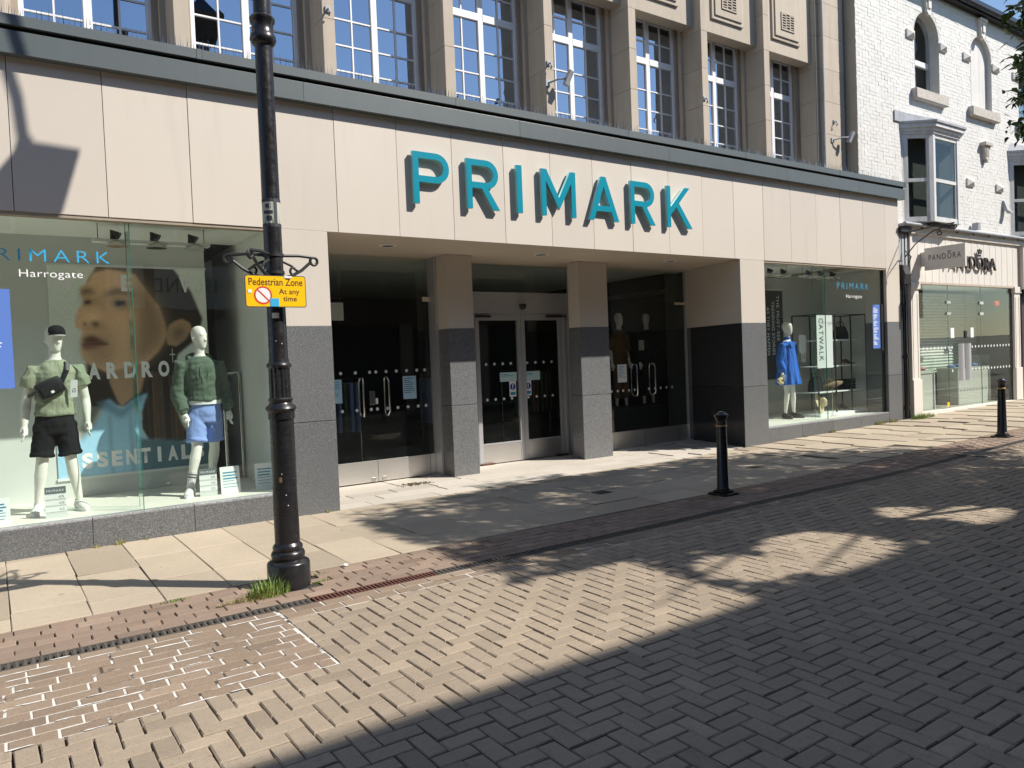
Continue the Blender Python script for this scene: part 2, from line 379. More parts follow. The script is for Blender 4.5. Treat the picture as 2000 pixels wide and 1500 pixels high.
# two soldier courses beside the drain and the reinstated patch
patch = struct(sheet('repaired_patch', M['mortar'], -3, PXE, PYE, 5.2, -0.0032, 44, True)); tag(patch, 'patch of brown bricks with white marked joints')
it = []
for r in range(11):
    y = PYE+0.1043*(r+0.5); off = random.choice((0, 0.1, 0.06, 0.14))
    x = -2.6+off
    while x < 1.49:
        L = 0.2
        if x+L > 1.5: L = max(0.06, 1.535-x-random.uniform(0, 0.02))
        it.append((x+L/2, y, L-0.005, U-0.006+random.uniform(-0.004, 0.003), 0))
        x += 0.207
lay(patch, 'patch_brick', it, M['patch'], 300, tilt=0.003, ch=0.003, jz=(-0.0005, 0.001))
V = []; F = []                                              # smeared marking mortar along the joints
for _ in range(46):
    r = random.randrange(0, 12); sx_ = random.uniform(-0.6, 1.4); sy_ = PYE+0.1043*r+random.uniform(-.006, .006); ln = random.uniform(.05, .22); b = len(V); n_ = 7
    for k in range(n_):
        q = sx_+ln*k/(n_-1); w = random.uniform(.003, .008)*(0.35 if k in (0, n_-1) else 1); z = gz(q)+wave(q, sy_)+.0022
        V += [(q, sy_-w, z), (q, sy_+w, z)]
    F += [(b+2*k, b+2*k+2, b+2*k+3, b+2*k+1) for k in range(n_-1)]
o = lk('mortar_smears', pyd('mortar_smears', V, F, plain('white_marking', (.66, .64, .60), .9, .15, 30)), None, patch); o['kind'] = 'stuff'
edge = struct(sheet('edging_course', M['mortar'], 1.54, 26, 4.975, 5.205, -0.0045, 200, True)); it = []
for r in range(2):
    x = 1.545+0.1*r
    if r: it.append((1.594, 5.147, 0.096, 0.104, 0))
    while x < 20: it.append((x+0.1, 5.035+r*0.112, 0.197, 0.104, 0)); x += 0.206
lay(edge, 'edging_brick', it, M['patch'], 300)
band = struct(sheet('brick_strip', M['sand'], -3, 26, 5.335, 6.01, -0.012, 6, True)); tag(band, 'red brick strip between drain and flagstones')
it = []
for r in range(6):
    x = -2.5+(0.1 if r % 2 else 0)+random.uniform(-0.03, 0.03)
    while x < 20:
        cx = x+0.1; cy = 5.39+r*0.1105
        if math.hypot(cx-1.81, cy-5.75) > 0.20 and math.hypot(cx-6.93, cy-5.86) > 0.02: it.append((cx, cy, 0.1990+random.uniform(-0.004, 0.003), 0.1045+random.uniform(-0.003, 0.002), 0))
        x += 0.206
lay(band, 'strip_brick', it, M['hb_red'], 300, tilt=0.012, stuff_name='strip_bricks')
# flagstones
pave = struct(sheet('pavement', M['sand'], -6, 30, 6.01, 8.36, -0.010, 6, True)); tag(pave, 'buff sandstone flag pavement along the shops')
it = []
x = -2.81
while x < 3.2:
    w = 0.4745; y = 6.015
    hs = random.choice(([0.86, 0.86, 0.62], [0.42, 0.9, 0.9, 0.12], [0.62, 0.9, 0.82], [0.3, 0.92, 0.9, 0.22]))
    for h in hs:
        it.append((x+w/2, y+h/2, w-0.006, h-0.006, 0)); y += h
    x += w
x0 = x; y = 6.015
for h in (0.46, 0.62, 0.62, 0.32, 0.31):
    x = x0+random.uniform(-0.3, -0.0) if False else x0; first = random.uniform(0.3, 0.9)
    while x < 10.55:
        L = first if first else random.choice((0.62, 0.92, 0.92, 0.76)); first = 0
        L = min(L, 10.6-x)
        if L > 0.1: it.append((x+L/2, y+h/2, L-0.007, h-0.007, 0))
        x += L
    y += h
y = 6.015
for h in (0.6, 0.45, 0.6, 0.68):
    x = 10.6; first = random.uniform(0.2, 0.6)
    while x < 24:
        L = first if first else random.choice((0.6, 0.75, 0.9)); first = 0
        it.append((x+L/2, y+h/2, L-0.008, h-0.008, 0)); x += L
    y += h
lay(pave, 'paving_slab', it, M['slab'], 300, ch=0.004, H=0.03, tilt=0.004)
porch = struct(sheet('entrance_paving', M['sand'], 3.2, 10.95, 8.36, 10.4, -0.014, 1)); it = []
y = 8.36
for h in (0.3, 0.3, 0.3, 0.45, 0.45, 0.25):
    x = 3.25; first = random.uniform(0.3, 0.8)
    while x < 10.9:
        L = first if first else random.choice((0.6, 0.9, 0.9)); first = 0; L = min(L, 10.93-x)
        if L > 0.08: it.append((x+L/2, y+h/2, L-0.006, h-0.006, 0))
        x += L
    y += h
lay(porch, 'granite_slab', it, M['slab_g'], 300, ch=0.003, H=0.03, tilt=0.002)
# drain channel
drain = struct(sheet('drain_channel', M['dark'], -3, 26, 5.205, 5.335, -0.04, 6)); tag(drain, 'slotted iron drain channel along the brick strip')
def grate_mesh(m, fine):
    bm = NB()
    for y0, y1 in ((-0.064, -0.052), (0.052, 0.064)): bx(bm, 0, 0.498, y0, y1, -0.03, -0.001)
    n = 16 if not fine else 12
    for i in range(n):
        x = 0.498*(i+0.5)/n
        bx(bm, x-0.0075, x+0.0075, -0.052, 0.052, -0.02, -0.002)
        if fine:
            for yy in (-0.026, 0.0, 0.026): bx(bm, x-0.017, x+0.003, yy-0.006, yy+0.006, -0.022, -0.004)
    me = mesh('grate', bm); me.materials.append(m); return me
G1 = grate_mesh(M['iron'], True); G2 = grate_mesh(M['iron_red'], False)
for i in range(46):
    x = -2.68+0.5*i
    o = lk('drain_grate', G2 if 1.75 < x+0.25 < 2.95 else G1, None, drain); o.location = (x, 5.27, gz(x)+wave(x, 5.27)); o.rotation_euler = (0, -math.atan(0.0165) if x > 9 else 0, 0)
# small covers let into the flags
def cover(x, y, w, d, label, name='stop_tap_cover'):
    bm = NB(); bx(bm, -w/2, w/2, -d/2, d/2, -0.02, 0.006); 
    for i in range(5): bx(bm, -w/2+0.02, w/2-0.02, -d/2+d*(i+0.5)/5-0.008, -d/2+d*(i+0.5)/5+0.008, 0.006, 0.010)
    o = ob(name, bm, M['iron']); o.location = (x, y, gz(x)+wave(x, y)); tag(o, label, 'cover')
cover(6.05, 6.98, 0.2, 0.16, 'small iron cover in flagstones facing the double doors')
cover(8.9, 6.95, 0.2, 0.16, 'small iron cover in flagstones behind the bollard')
cover(11.6, 5.2, 0.5, 0.42, 'square iron gully grating in the brick road edge', 'gully_grate')
# tufts of grass in the joints
g = N('grass_blade'); g.col(g.mix(g.noise(14, 3), (0.10, 0.21, 0.03), (0.24, 0.30, 0.06))); g.set(0.6)
g.b.inputs['Subsurface Weight'].default_value = 0.0; M['grass'] = g.m
g = N('dry_grass_blade'); g.col(g.mix(g.noise(14, 3), (0.25, 0.26, 0.06), (0.36, 0.30, 0.12))); g.set(0.7); M['grass_dry'] = g.m
def tuft(x, y, rx, ry, h, n, label, m='grass', z=0):
    V = []; F = []
    for _ in range(n):
        a = random.uniform(0, 6.283); rr = math.sqrt(random.random()); px, py = rr*rx*math.cos(a), rr*ry*math.sin(a)
        hh = h*random.uniform(0.2, 1.1)*(1-0.55*rr); la = a+random.uniform(-0.9, 0.9); ln = hh*random.uniform(0.15, 0.75)
        dx, dy = math.cos(la)*ln, math.sin(la)*ln; w = random.uniform(0.0018, 0.0036); wx, wy = -math.sin(la)*w, math.cos(la)*w
        b = len(V)
        V += [(px-wx, py-wy, -0.004), (px+wx, py+wy, -0.004), (px+dx*0.35+wx*0.8, py+dy*0.35+wy*0.8, hh*0.6), (px+dx*0.35-wx*0.8, py+dy*0.35-wy*0.8, hh*0.6), (px+dx, py+dy, hh)]
        F += [(b, b+1, b+2, b+3), (b+3, b+2, b+4)]
    o = lk('grass_tuft', pyd('grass_tuft', V, F, M[m]), None); o.location = (x, y, gz(x)+z)
    tag(o, label, 'grass', 'grass tufts growing in paving joints')
tuft(1.61, 5.60, 0.15, 0.10, 0.19, 330, 'thick green grass tuft at the foot of the lamp post')
tuft(1.42, 5.56, 0.20, 0.04, 0.045, 160, 'low straggly grass trailing from the lamp post tuft', 'grass_dry')
tuft(1.56, 5.56, 0.20, 0.09, 0.10, 120, 'dry yellowed blades mixed into the lamp post grass', 'grass_dry')
tuft(2.06, 5.86, 0.12, 0.02, 0.03, 70, 'thin grass line in brick joint past the lamp post')
tuft(2.04, 5.66, 0.11, 0.015, 0.03, 60, 'second thin grass line in brick strip beside the lamp post')
tuft(1.02, 5.93, 0.12, 0.02, 0.025, 60, 'sparse grass along the flagstone edge before the lamp post')
tuft(0.98, 8.30, 0.05, 0.03, 0.08, 60, 'dry yellow grass sprig below the menswear window', 'grass_dry')
tuft(0.78, 8.31, 0.04, 0.02, 0.04, 40, 'low dry sprig at the granite sill block joint', 'grass_dry')
tuft(1.22, 8.31, 0.015, 0.015, 0.07, 14, 'single thin weed stem below the menswear window')
tuft(3.10, 8.31, 0.03, 0.02, 0.05, 30, 'tiny weed at the foot of the granite pier by the doors', 'grass_dry')
tuft(12.1, 8.31, 0.05, 0.02, 0.06, 50, 'small weed below the dress window sill, first of two', 'grass_dry')
tuft(12.95, 8.31, 0.09, 0.03, 0.09, 80, 'small weed below the dress window sill under the glass joint', 'grass_dry')
tuft(14.55, 8.29, 0.18, 0.05, 0.11, 160, 'yellowish weeds at the end of the dress window sill', 'grass_dry')
tuft(15.0, 8.28, 0.14, 0.05, 0.12, 110, 'weeds in front of the end granite pier', 'grass_dry')
tuft(15.95, 8.18, 0.42, 0.12, 0.17, 560, 'bright green grass clump at the foot of the black drainpipe')
tuft(6.72, 5.78, 0.10, 0.05, 0.03, 70, 'sparse moss and weeds beside the bollard plinth', 'grass_dry')
# ---------------------------------------------------------------- the big shop
B = empty('shop_building', (7.0, 8.34, 0), 'cream clad shop building with stone pilastered upper floor and recessed entrance', 'building')
FY = 8.34
J = [-2.84, -2.06, -1.285, -0.51, 0.265, 1.037, 1.815, 2.60, 3.39, 4.174, 4.939, 5.725, 6.503, 7.262, 8.026, 8.802, 9.568, 10.335, 11.11, 11.874, 12.635, 13.402, 14.172, 14.955, 15.456]
for a, b in zip(J, J[1:]):
    bo('fascia_panel', M['panel'], B, a+0.003, b-0.003, FY+random.uniform(0, 0.004), FY+0.035, 3.2, 4.66, bev=0.002)
bo('fascia_backing', M['dark'], B, -2.84, 15.45, FY+0.036, FY+0.06, 3.205, 4.66)
bo('fascia_end', M['panel'], B, 15.42, 15.456, FY+0.0365, 8.44, 3.2, 4.66)
# cornice: lower board, shadow gap, capping in lengths
xs = [-3.0, 0.1, 3.02, 5.95, 8.75, 11.7, 13.9, 15.565]
for a, b in zip(xs, xs[1:]):
    bo('cornice_board', M['cornice'], B, a, b-0.002, 8.245, FY+0.02, 4.605, 4.815, bev=0.003)
xs = [-3.0, 1.96, 5.02, 7.95, 10.6, 13.3, 15.575]
for a, b in zip(xs, xs[1:]):
    bm = NB(); pr(bm, [(8.222, 4.855), (8.222, 4.95), (8.64, 5.02), (8.64, 4.855)], a, b-0.003); ob('cornice_capping', bm, M['cornice'], B)
    bo('capping_joint_cover', M['cornice'], B, b-0.055, b-0.004, 8.2185, 8.23, 4.852, 4.953)
bo('cornice_shadow_gap', M['dark'], B, -3, 15.56, 8.275, FY+0.02, 4.8155, 4.8545)
bo('cornice_core', M['dark'], B, -3, 15.5, FY+0.021, 8.66, 4.661, 4.854)
bo('window_head_trim', M['stone_d'], B, -2.8, 2.70, FY+0.012, 8.46, 3.168, 3.199)
bo('window_head_trim', M['stone_d'], B, 11.09, 14.95, FY+0.012, 8.46, 3.168, 3.199)
# piers clad in cream panel over granite
def pier(x0, x1, y0, y1, zs=2.125, zt=3.197, jz=1.045, gm='granite'):
    bo('upper_cladding', M['panel'], B, x0+0.002, x1-0.002, y0, y1, zs, zt, bev=0.003)
    bo('granite_block', M[gm], B, x0, x1, y0-0.004, y1, jz+0.004, zs-0.003, bev=0.003)
    bo('granite_block', M[gm], B, x0, x1, y0-0.004, y1, -0.06, jz-0.003, bev=0.003)
    bo('joint_filler', M['dark'], B, x0+0.008, x1-0.008, y0+0.008, y1-0.01, jz-0.01, zs+0.01)
pier(2.70, 3.255, FY, 9.95)
pier(14.95, 15.455, FY, 8.8)
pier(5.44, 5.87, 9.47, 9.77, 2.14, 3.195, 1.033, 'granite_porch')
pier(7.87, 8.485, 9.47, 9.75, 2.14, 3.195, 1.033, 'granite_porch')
# right pier and the splayed side wall of the porch
def splay(z0, z1, m, name, o=0.0):
    bm = NB(); pr(bm, [(10.457-o, FY-o), (11.09, FY-o), (11.09, 8.6), (11.2, 8.6), (11.2, 9.99), (10.87-o, 9.99)], z0, z1, 'z'); return ob(name, bm, m, B)
splay(2.125, 3.197, M['panel'], 'upper_cladding'); splay(1.049, 2.122, M['granite'], 'granite_block', 0.004); splay(-0.06, 1.042, M['granite'], 'granite_block', 0.004)
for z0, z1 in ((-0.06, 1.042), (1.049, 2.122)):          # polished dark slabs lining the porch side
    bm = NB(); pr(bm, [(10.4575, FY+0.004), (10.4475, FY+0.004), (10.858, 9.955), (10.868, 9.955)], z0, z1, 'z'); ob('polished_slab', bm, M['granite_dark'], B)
# stall risers under the display windows
for xs, sz in (([-2.8, -1.1, -0.18, 0.75, 1.68, 2.70], 0.268), ([11.09, 12.05, 13.0, 13.97, 14.95], 0.285)):
    for a, b in zip(xs, xs[1:]):
        bo('sill_block', M['granite'], B, a+0.002, b-0.002, FY, 8.56, -0.06, sz, bev=0.003)
        bo('sill_edge', M['granite_cap'], B, a+0.0025, b-0.0025, FY+0.002, 8.47, sz+0.0005, sz+0.022, bev=0.004)
# display glass and glass fins
def pane(name, m, x0, x1, y, z0, z1, parent=B, t=0.010): return bo(name, m, parent, x0, x1, y, y+t, z0, z1)
for x0, x1, z0 in ((-2.8, 1.216, 0.29), (1.224, 2.695, 0.29), (11.095, 12.962, 0.307), (12.969, 14.905, 0.307)):
    p = pane('window_pane', M['glass'], x0, x1, 8.415, z0, 3.19)
for x, z0 in ((1.22, 0.29), (12.9655, 0.307)):
    bo('glass_joint', M['glass_edge'], B, x-0.0035, x+0.003, 8.413, 8.427, z0, 3.19)
    bo('glass_fin', M['glass'], B, x-0.006, x+0.006, 8.43, 8.68, z0, 3.25)
bo('fin_edge', M['glass_edge'], B, 1.215, 1.225, 8.681, 8.684, 0.29, 3.25)
bo('fin_edge', M['glass_edge'], B, 12.9605, 12.9705, 8.681, 8.684, 0.307, 3.25)
bo('window_frame', M['blackm'], B, 14.905, 14.949, 8.40, 8.45, 0.307, 3.168)
# display interiors
bo('display_floor', M['cream_floor'], B, -2.8, 2.69, 8.43, 10.2, 0.2, 0.288)
bo('display_back', M['grey_wall'], B, -2.8, 2.26, 9.92, 9.97, 0.289, 3.3)
bo('display_side_wall', M['pale_wall'], B, 2.655, 2.697, 8.47, 11.2, 0.0, 3.3)
bo('display_end_wall', M['grey_wall'], B, -2.86, -2.81, 8.36, 9.95, 0.0, 3.3)
bo('display_ceiling', M['ceil'], B, -2.8, 2.65, 8.43, 9.95, 3.245, 3.295)
bo('display_floor', M['cream_floor'], B, 11.2, 15.3, 8.43, 10.3, 0.2, 0.303)
bo('display_back', M['grey_wall'], B, 11.2, 16.2, 10.0, 10.05, 0.3035, 3.3)
bo('display_side_wall', M['pale_wall'], B, 15.32, 15.36, 8.81, 10.0, 0.0, 3.3)
bo('display_ceiling', M['ceil'], B, 11.2, 15.3, 8.43, 9.99, 3.245, 3.295)
# ceiling grilles with slots near the glass
for x0, x1 in ((-2.4, 2.45), (11.3, 14.6)):
    gr = bo('ceiling_grille', M['pale_wall'], B, x0, x1, 8.52, 8.72, 3.215, 3.2445)
    bm = NB(); x = x0+0.05
    while x < x1-0.1: bx(bm, x, x+0.045, 8.57, 8.582, 3.212, 3.216); x += 0.062
    ob('grille_slots', bm, M['dark'], gr)
# lighting tracks with spot lamps
def spot_track(x0, x1, y, label):
    t = empty('spotlight_track', (x0, y, 3.24), label, 'spotlight')
    bo('track_rail', M['pale_wall'], t, x0, x1, y-0.06, y+0.06, 3.045, 3.075)
    n = 3
    for i in range(n):
        x = x0+(x1-x0)*(i+0.5)/n
        bm = NB(); tube(bm, [(x, y, 3.075), (x, y, 3.15), (x+0.05, y-0.02, 3.11)], [0.03, 0.045, 0.05], 10); ob('lamp_body', bm, M['blackm'], t, True)
        bm = NB(); lathe(bm, [(0.045, 0.05), (0.1, 0.0), (0.105, -0.012), (0.02, 0.0)], 16, (x+0.03, y-0.02, 3.02)); ob('lamp_reflector', bm, M['steel'], t, True)
    for x in (x0+0.05, x1-0.05):
        bm = NB(); tube(bm, [(x, y, 3.07), (x, y, 3.246)], 0.004, 5); ob('hanging_wire', bm, M['blackm'], t)
spot_track(0.95, 2.1, 8.95, 'hanging track of three spot lamps above the menswear mannequins')
spot_track(11.5, 12.7, 9.0, 'hanging track of spot lamps above the blue dress')
spot_track(13.1, 14.3, 9.0, 'hanging track of spot lamps above the handbag shelves')
spot_track(-1.6, -0.4, 8.95, 'hanging track of spot lamps beyond the blue glass panel')
# store interior shell
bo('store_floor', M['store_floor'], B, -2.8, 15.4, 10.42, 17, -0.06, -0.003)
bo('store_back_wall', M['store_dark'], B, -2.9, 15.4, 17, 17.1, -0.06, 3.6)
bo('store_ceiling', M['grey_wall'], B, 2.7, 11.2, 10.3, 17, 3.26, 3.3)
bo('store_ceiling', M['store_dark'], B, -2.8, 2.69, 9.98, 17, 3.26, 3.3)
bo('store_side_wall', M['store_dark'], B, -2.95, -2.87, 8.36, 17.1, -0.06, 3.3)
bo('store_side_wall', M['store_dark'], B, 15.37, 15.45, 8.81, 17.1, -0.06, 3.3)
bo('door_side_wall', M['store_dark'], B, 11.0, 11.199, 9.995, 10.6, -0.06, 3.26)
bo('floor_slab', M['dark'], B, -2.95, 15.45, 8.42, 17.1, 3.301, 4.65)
bo('porch_soffit', M['panel2'], B, 3.2, 11.2, FY+0.037, 10.35, 3.2, 3.255)
for x, y in ((4.345, 9.05), (6.83, 9.04), (9.45, 8.97)):
    bm = NB(); lathe(bm, [(0.115, 0.0), (0.115, -0.006), (0.09, -0.010), (0.085, 0.0)], 28, (x, y, 3.1995)); d = ob('downlight', bm, M['pale_wall'], B, True)
    bm = NB(); lathe(bm, [(0.083, -0.002), (0.083, 0.0)], 24, (x, y, 3.1985)); ob('lamp_glass', bm, M['store_dark'], d)
# ---- glazed doors
def dots(parent, xs, y, z):
    for x in xs:
        bm = NB(); bmesh.ops.create_circle(bm, cap_ends=True, radius=0.023, segments=16, matrix=Matrix.Translation((x, y, z)) @ Matrix.Rotation(math.pi/2, 4, 'X'))
        ob('manifestation_dot', bm, M['white_dot'], parent)
g = N('frosted_dot'); g.col((0.62, 0.66, 0.64)); g.set(0.6); M['white_dot'] = g.m
def dhandle(parent, x, y, z0, z1, s):
    for yy, k in ((y-0.075, -1), (y+0.075, 1)):
        bm = NB(); q = 0.05
        tube(bm, [(x, y, z0), (x+s*0.01, yy+k*-0.03, z0), (x+s*0.02, yy, z0+q), (x+s*0.02, yy, z1-q), (x+s*0.01, yy+k*-0.03, z1), (x, y, z1)], 0.0125, 10)
        ob('door_handle', bm, M['steel'], parent, True)
def leaf(x0, x1, y, z0=0.012, z1=2.585):
    d = bo('glass_door', M['glass'], B, x0, x1, y, y+0.012, 0.31, z1)
    bo('kick_plate', M['steel_s'], d, x0, x1, y-0.008, y+0.02, z0, 0.314, bev=0.002)
    return d
y = 9.95
L1 = leaf(3.26, 4.470, y); L2 = leaf(4.476, 5.308, y)
for d, xs in ((L1, (3.66, 3.82, 3.98, 4.195, 4.41)), (L2, (4.503, 4.662, 4.823, 4.985, 5.15, 5.28))):
    dots(d, xs, y-0.001, 1.036); dots(d, xs, y-0.001, 1.56)
dhandle(L1, 4.29, y, 0.95, 1.48, -1); dhandle(L2, 4.64, y, 0.945, 1.478, 1)
bo('lock_plate', M['steel'], L1, 4.385, 4.467, y-0.02, y+0.03, 1.10, 1.295, bev=0.003); bo('lock_case', M['pale_wall'], L2, 4.478, 4.505, y-0.03, y, 1.11, 1.19, bev=0.002)
for d, x in ((L1, 4.40), (L2, 4.56)): bo('floor_bolt', M['steel'], d, x-0.03, x+0.03, y-0.02, y-0.008, 0.02, 0.075, bev=0.004)
P0 = pane('overdoor_pane', M['glass'], 3.26, 5.40, y, 2.592, 3.198)
P1 = pane('side_pane', M['glass'], 5.314, 5.398, y, 0.31, 2.586); bo('kick_plate', M['steel_s'], P1, 5.314, 5.398, y-0.008, y+0.02, 0.0, 0.314)
bo('glass_fin', M['glass'], B, 5.33, 5.342, y+0.013, y+0.30, 0.31, 3.19); bo('pane_clamp', M['panel2'], B, 5.30, 5.40, y-0.02, y+0.03, 2.565, 2.63, bev=0.003)
bo('door_jamb', M['alu'], B, 5.402, 5.439, 9.76, y+0.04, 0.0, 3.198, bev=0.003); bo('lobby_wall', M['alu'], B, 5.44, 5.87, 9.771, 9.98, 0.0, 3.198); bo('lobby_wall', M['alu'], B, 5.845, 5.875, 9.981, 10.26, 0.0, 3.198)
bo('lobby_wall', M['alu'], B, 8.25, 8.488, 9.751, 10.26, 0.0, 3.198)
# right pair
y = 9.965
R1 = leaf(8.49, 9.700, y); R2 = leaf(9.706, 10.555, y)
dots(R1, (8.95, 9.09, 9.22, 9.36, 9.5), y-0.001, 1.036); dots(R2, (9.85, 10.0, 10.15, 10.3, 10.45), y-0.001, 1.036)
dhandle(R1, 9.52, y, 0.93, 1.49, -1); dhandle(R2, 9.93, y, 0.93, 1.49, 1)
for d, x in ((R1, 9.65), (R2, 9.76)): bo('floor_bolt', M['steel'], d, x-0.02, x+0.02, y-0.02, y-0.008, 0.03, 0.075, bev=0.004)
pane('overdoor_pane', M['glass'], 8.49, 10.86, y, 2.592, 3.198)
P2 = pane('side_pane', M['glass'], 10.562, 10.84, y, 0.31, 2.586); bo('kick_plate', M['steel_s'], P2, 10.562, 10.84, y-0.008, y+0.02, 0.0, 0.314)
bo('glass_fin', M['glass'], B, 10.64, 10.652, y+0.013, y+0.30, 0.31, 3.19); bo('pane_clamp', M['panel2'], B, 10.6, 10.84, y-0.02, y+0.03, 2.565, 2.61, bev=0.003)
bo('door_jamb', M['alu'], B, 10.842, 10.868, y-0.04, y+0.02, 0.0, 3.19, bev=0.003)
# centre doors, aluminium framed
y = 10.2
def alu_leaf(x0, x1):
    bm = NB()
    for q in ((x0, x0+0.075, 0.01, 2.40), (x1-0.075, x1, 0.01, 2.40), (x0+0.0755, x1-0.0755, 2.30, 2.399)): bx(bm, q[0], q[1], y-0.025, y+0.025, q[2], q[3], bev=0.003)
    d = ob('framed_door', bm, M['alu'], B)
    bo('kick_plate', M['steel_s'], d, x0+0.076, x1-0.076, y-0.018, y+0.02, 0.012, 0.312, bev=0.002)
    bo('bottom_rail', M['alu'], d, x0+0.076, x1-0.076, y-0.024, y+0.024, 0.3125, 0.335)
    pane('door_pane', M['glass'], x0+0.0755, x1-0.0755, y, 0.3355, 2.2995, d); return d
C1 = alu_leaf(6.32, 7.203); C2 = alu_leaf(7.208, 8.06)
dots(C1, (6.516, 6.675, 6.835, 6.992), y-0.002, 1.033); dots(C2, (7.32, 7.49, 7.66, 7.83), y-0.002, 1.033)
dots(C1, (6.516, 6.675, 6.835, 6.992), y-0.002, 1.60); dots(C2, (7.32, 7.49, 7.66, 7.83), y-0.002, 1.60)
bo('overdoor_box', M['alu'], B, 5.88, 8.245, y-0.06, y+0.06, 2.405, 2.715, bev=0.004)
bo('transom_bar', M['alu'], B, 5.88, 8.245, y-0.075, y+0.06, 2.718, 2.745, bev=0.003)
pane('overdoor_pane', M['glass'], 5.88, 8.245, y, 2.747, 3.198)
bo('side_panel', M['alu'], B, 5.88, 6.315, y-0.02, y+0.03, 0.0, 2.404)
bo('door_jamb', M['alu'], B, 8.066, 8.12, y-0.05, y+0.05, 0.0, 2.404, bev=0.003); bo('door_jamb', M['alu'], B, 8.14, 8.245, y-0.07, y+0.05, 0.0, 2.404, bev=0.003)
for x0, x1 in ((6.33, 6.60), (7.72, 8.12)):
    bo('door_closer', M['blackm'], B, x0, x1, y-0.075, y-0.026, 2.345, 2.375, bev=0.004)
bm = NB(); lathe(bm, [(0.0, -0.07), (0.035, -0.06), (0.055, -0.02), (0.06, 0.0), (0.06, 0.02), (0.0, 0.02)], 20, (7.22, y-0.085, 2.535)); ob('door_sensor', bm, M['blackm'], B, True)
for x in (6.45, 7.95): bo('floor_guide', M['iron_red'], B, x-0.12, x+0.12, y-0.07, y-0.03, 0.0, 0.03, bev=0.004)
# ---- upper storey
F0, FP, FW_ = 1.787, 1.6405, 0.15
fins = [F0+FP*i for i in range(-3, 8)]
for i, x in enumerate(fins[:-1]):
    z = 4.86; k = 0
    while z < 9.6:
        h = 0.62 if k else 0.9
        bo('stone_block', M['stone'], B, x, x+FW_, 8.62, 9.02, z+0.002, z+h-0.002, bev=0.003); z += h; k += 1
    bo('stone_jamb', M['stone'], B, x-0.06, x+FW_+0.06, 9.021, 9.09, 4.86, 9.6); bo('stone_jamb', M['stone_d'], B, x-0.125, x+FW_+0.125, 9.091, 9.25, 4.86, 9.6)
# wide end pilaster
z = 4.86; k = 0
while z < 9.6:
    h = 0.62 if k else 0.9
    bo('stone_block', M['stone'], B, 13.40, 14.10, 8.62, 9.3, z+0.002, z+h-0.002, bev=0.003)
    bo('stone_block', M['stone'], B, 13.272, 13.395, 8.70, 9.3, z+0.002, z+h-0.002, bev=0.003); z += h; k += 1
bo('stone_jamb', M['stone_d'], B, 13.15, 13.27, 9.05, 9.25, 4.86, 9.6)
bm = NB(); tube(bm, [(13.385, 8.60, 4.95), (13.385, 8.60, 9.6)], 0.022, 8); ob('downpipe', bm, M['frame_grey'], B, True)
bo('ledge_upstand', M['stone'], B, -3, 13.4, 9.255, 9.4, 4.86, 5.05)
bo('roof_ledge', M['lead'], B, -3, 15.5, 8.641, 9.25, 4.80, 4.858)
# window: frame part with glazing bars and panes as sub-parts
ww = FP-FW_-0.25; zb, zt, ztr = 5.04, 7.20, 6.50
bm = NB(); f = 0.05
for q in ((0, f, zb, zt), (ww-f, ww, zb, zt), (ww/2-0.042, ww/2+0.042, zb, zt)): bx(bm, q[0], q[1], 0, 0.07, q[2], q[3], bev=0.006)
for q in ((f, ww/2-0.042), (ww/2+0.042, ww-f)):
    for (z0, z1, yy) in ((zb, zb+0.07, 0.004), (ztr-0.05, ztr+0.05, -0.004), (zt-0.06, zt, 0.004)): bx(bm, q[0]+0.0005, q[1]-0.0005, yy, 0.066, z0, z1, bev=0.004)
wf = mesh('window_frame', bm, False)
cols = [(f, ww/2-0.042), (ww/2+0.042, ww-f)]
rows = [zb+0.07, 5.385, 5.705, 6.03, ztr-0.05]; rows2 = [ztr+0.05, 6.83, zt-0.06]
bm = NB(); cells = []
for a, b in cols:
    mid = (a+b)/2
    for z0, z1 in ((rows[0], rows[-1]), (rows2[0], rows2[-1])): bx(bm, mid-0.009, mid+0.009, 0.012, 0.034, z0, z1)
    for zz in rows[1:-1]+rows2[1:-1]:
        bx(bm, a, mid-0.0092, 0.012, 0.034, zz-0.009, zz+0.009); bx(bm, mid+0.0092, b, 0.012, 0.034, zz-0.009, zz+0.009)
    for rr in (rows, rows2):
        for z0, z1 in zip(rr, rr[1:]):
            for p, q in ((a, mid), (mid, b)): cells.append((p, q, z0, z1))
gb = mesh('glazing_bars', bm)
pcache = {}
def pane_mesh(w, h):
    k = (round(w, 3), round(h, 3))
    if k not in pcache:
        b2 = NB(); bx(b2, -w/2, w/2, 0, 0.004, -h/2, h/2); pcache[k] = mesh('window_pane', b2); pcache[k].materials.append(M['glass_up'])
    return pcache[k]
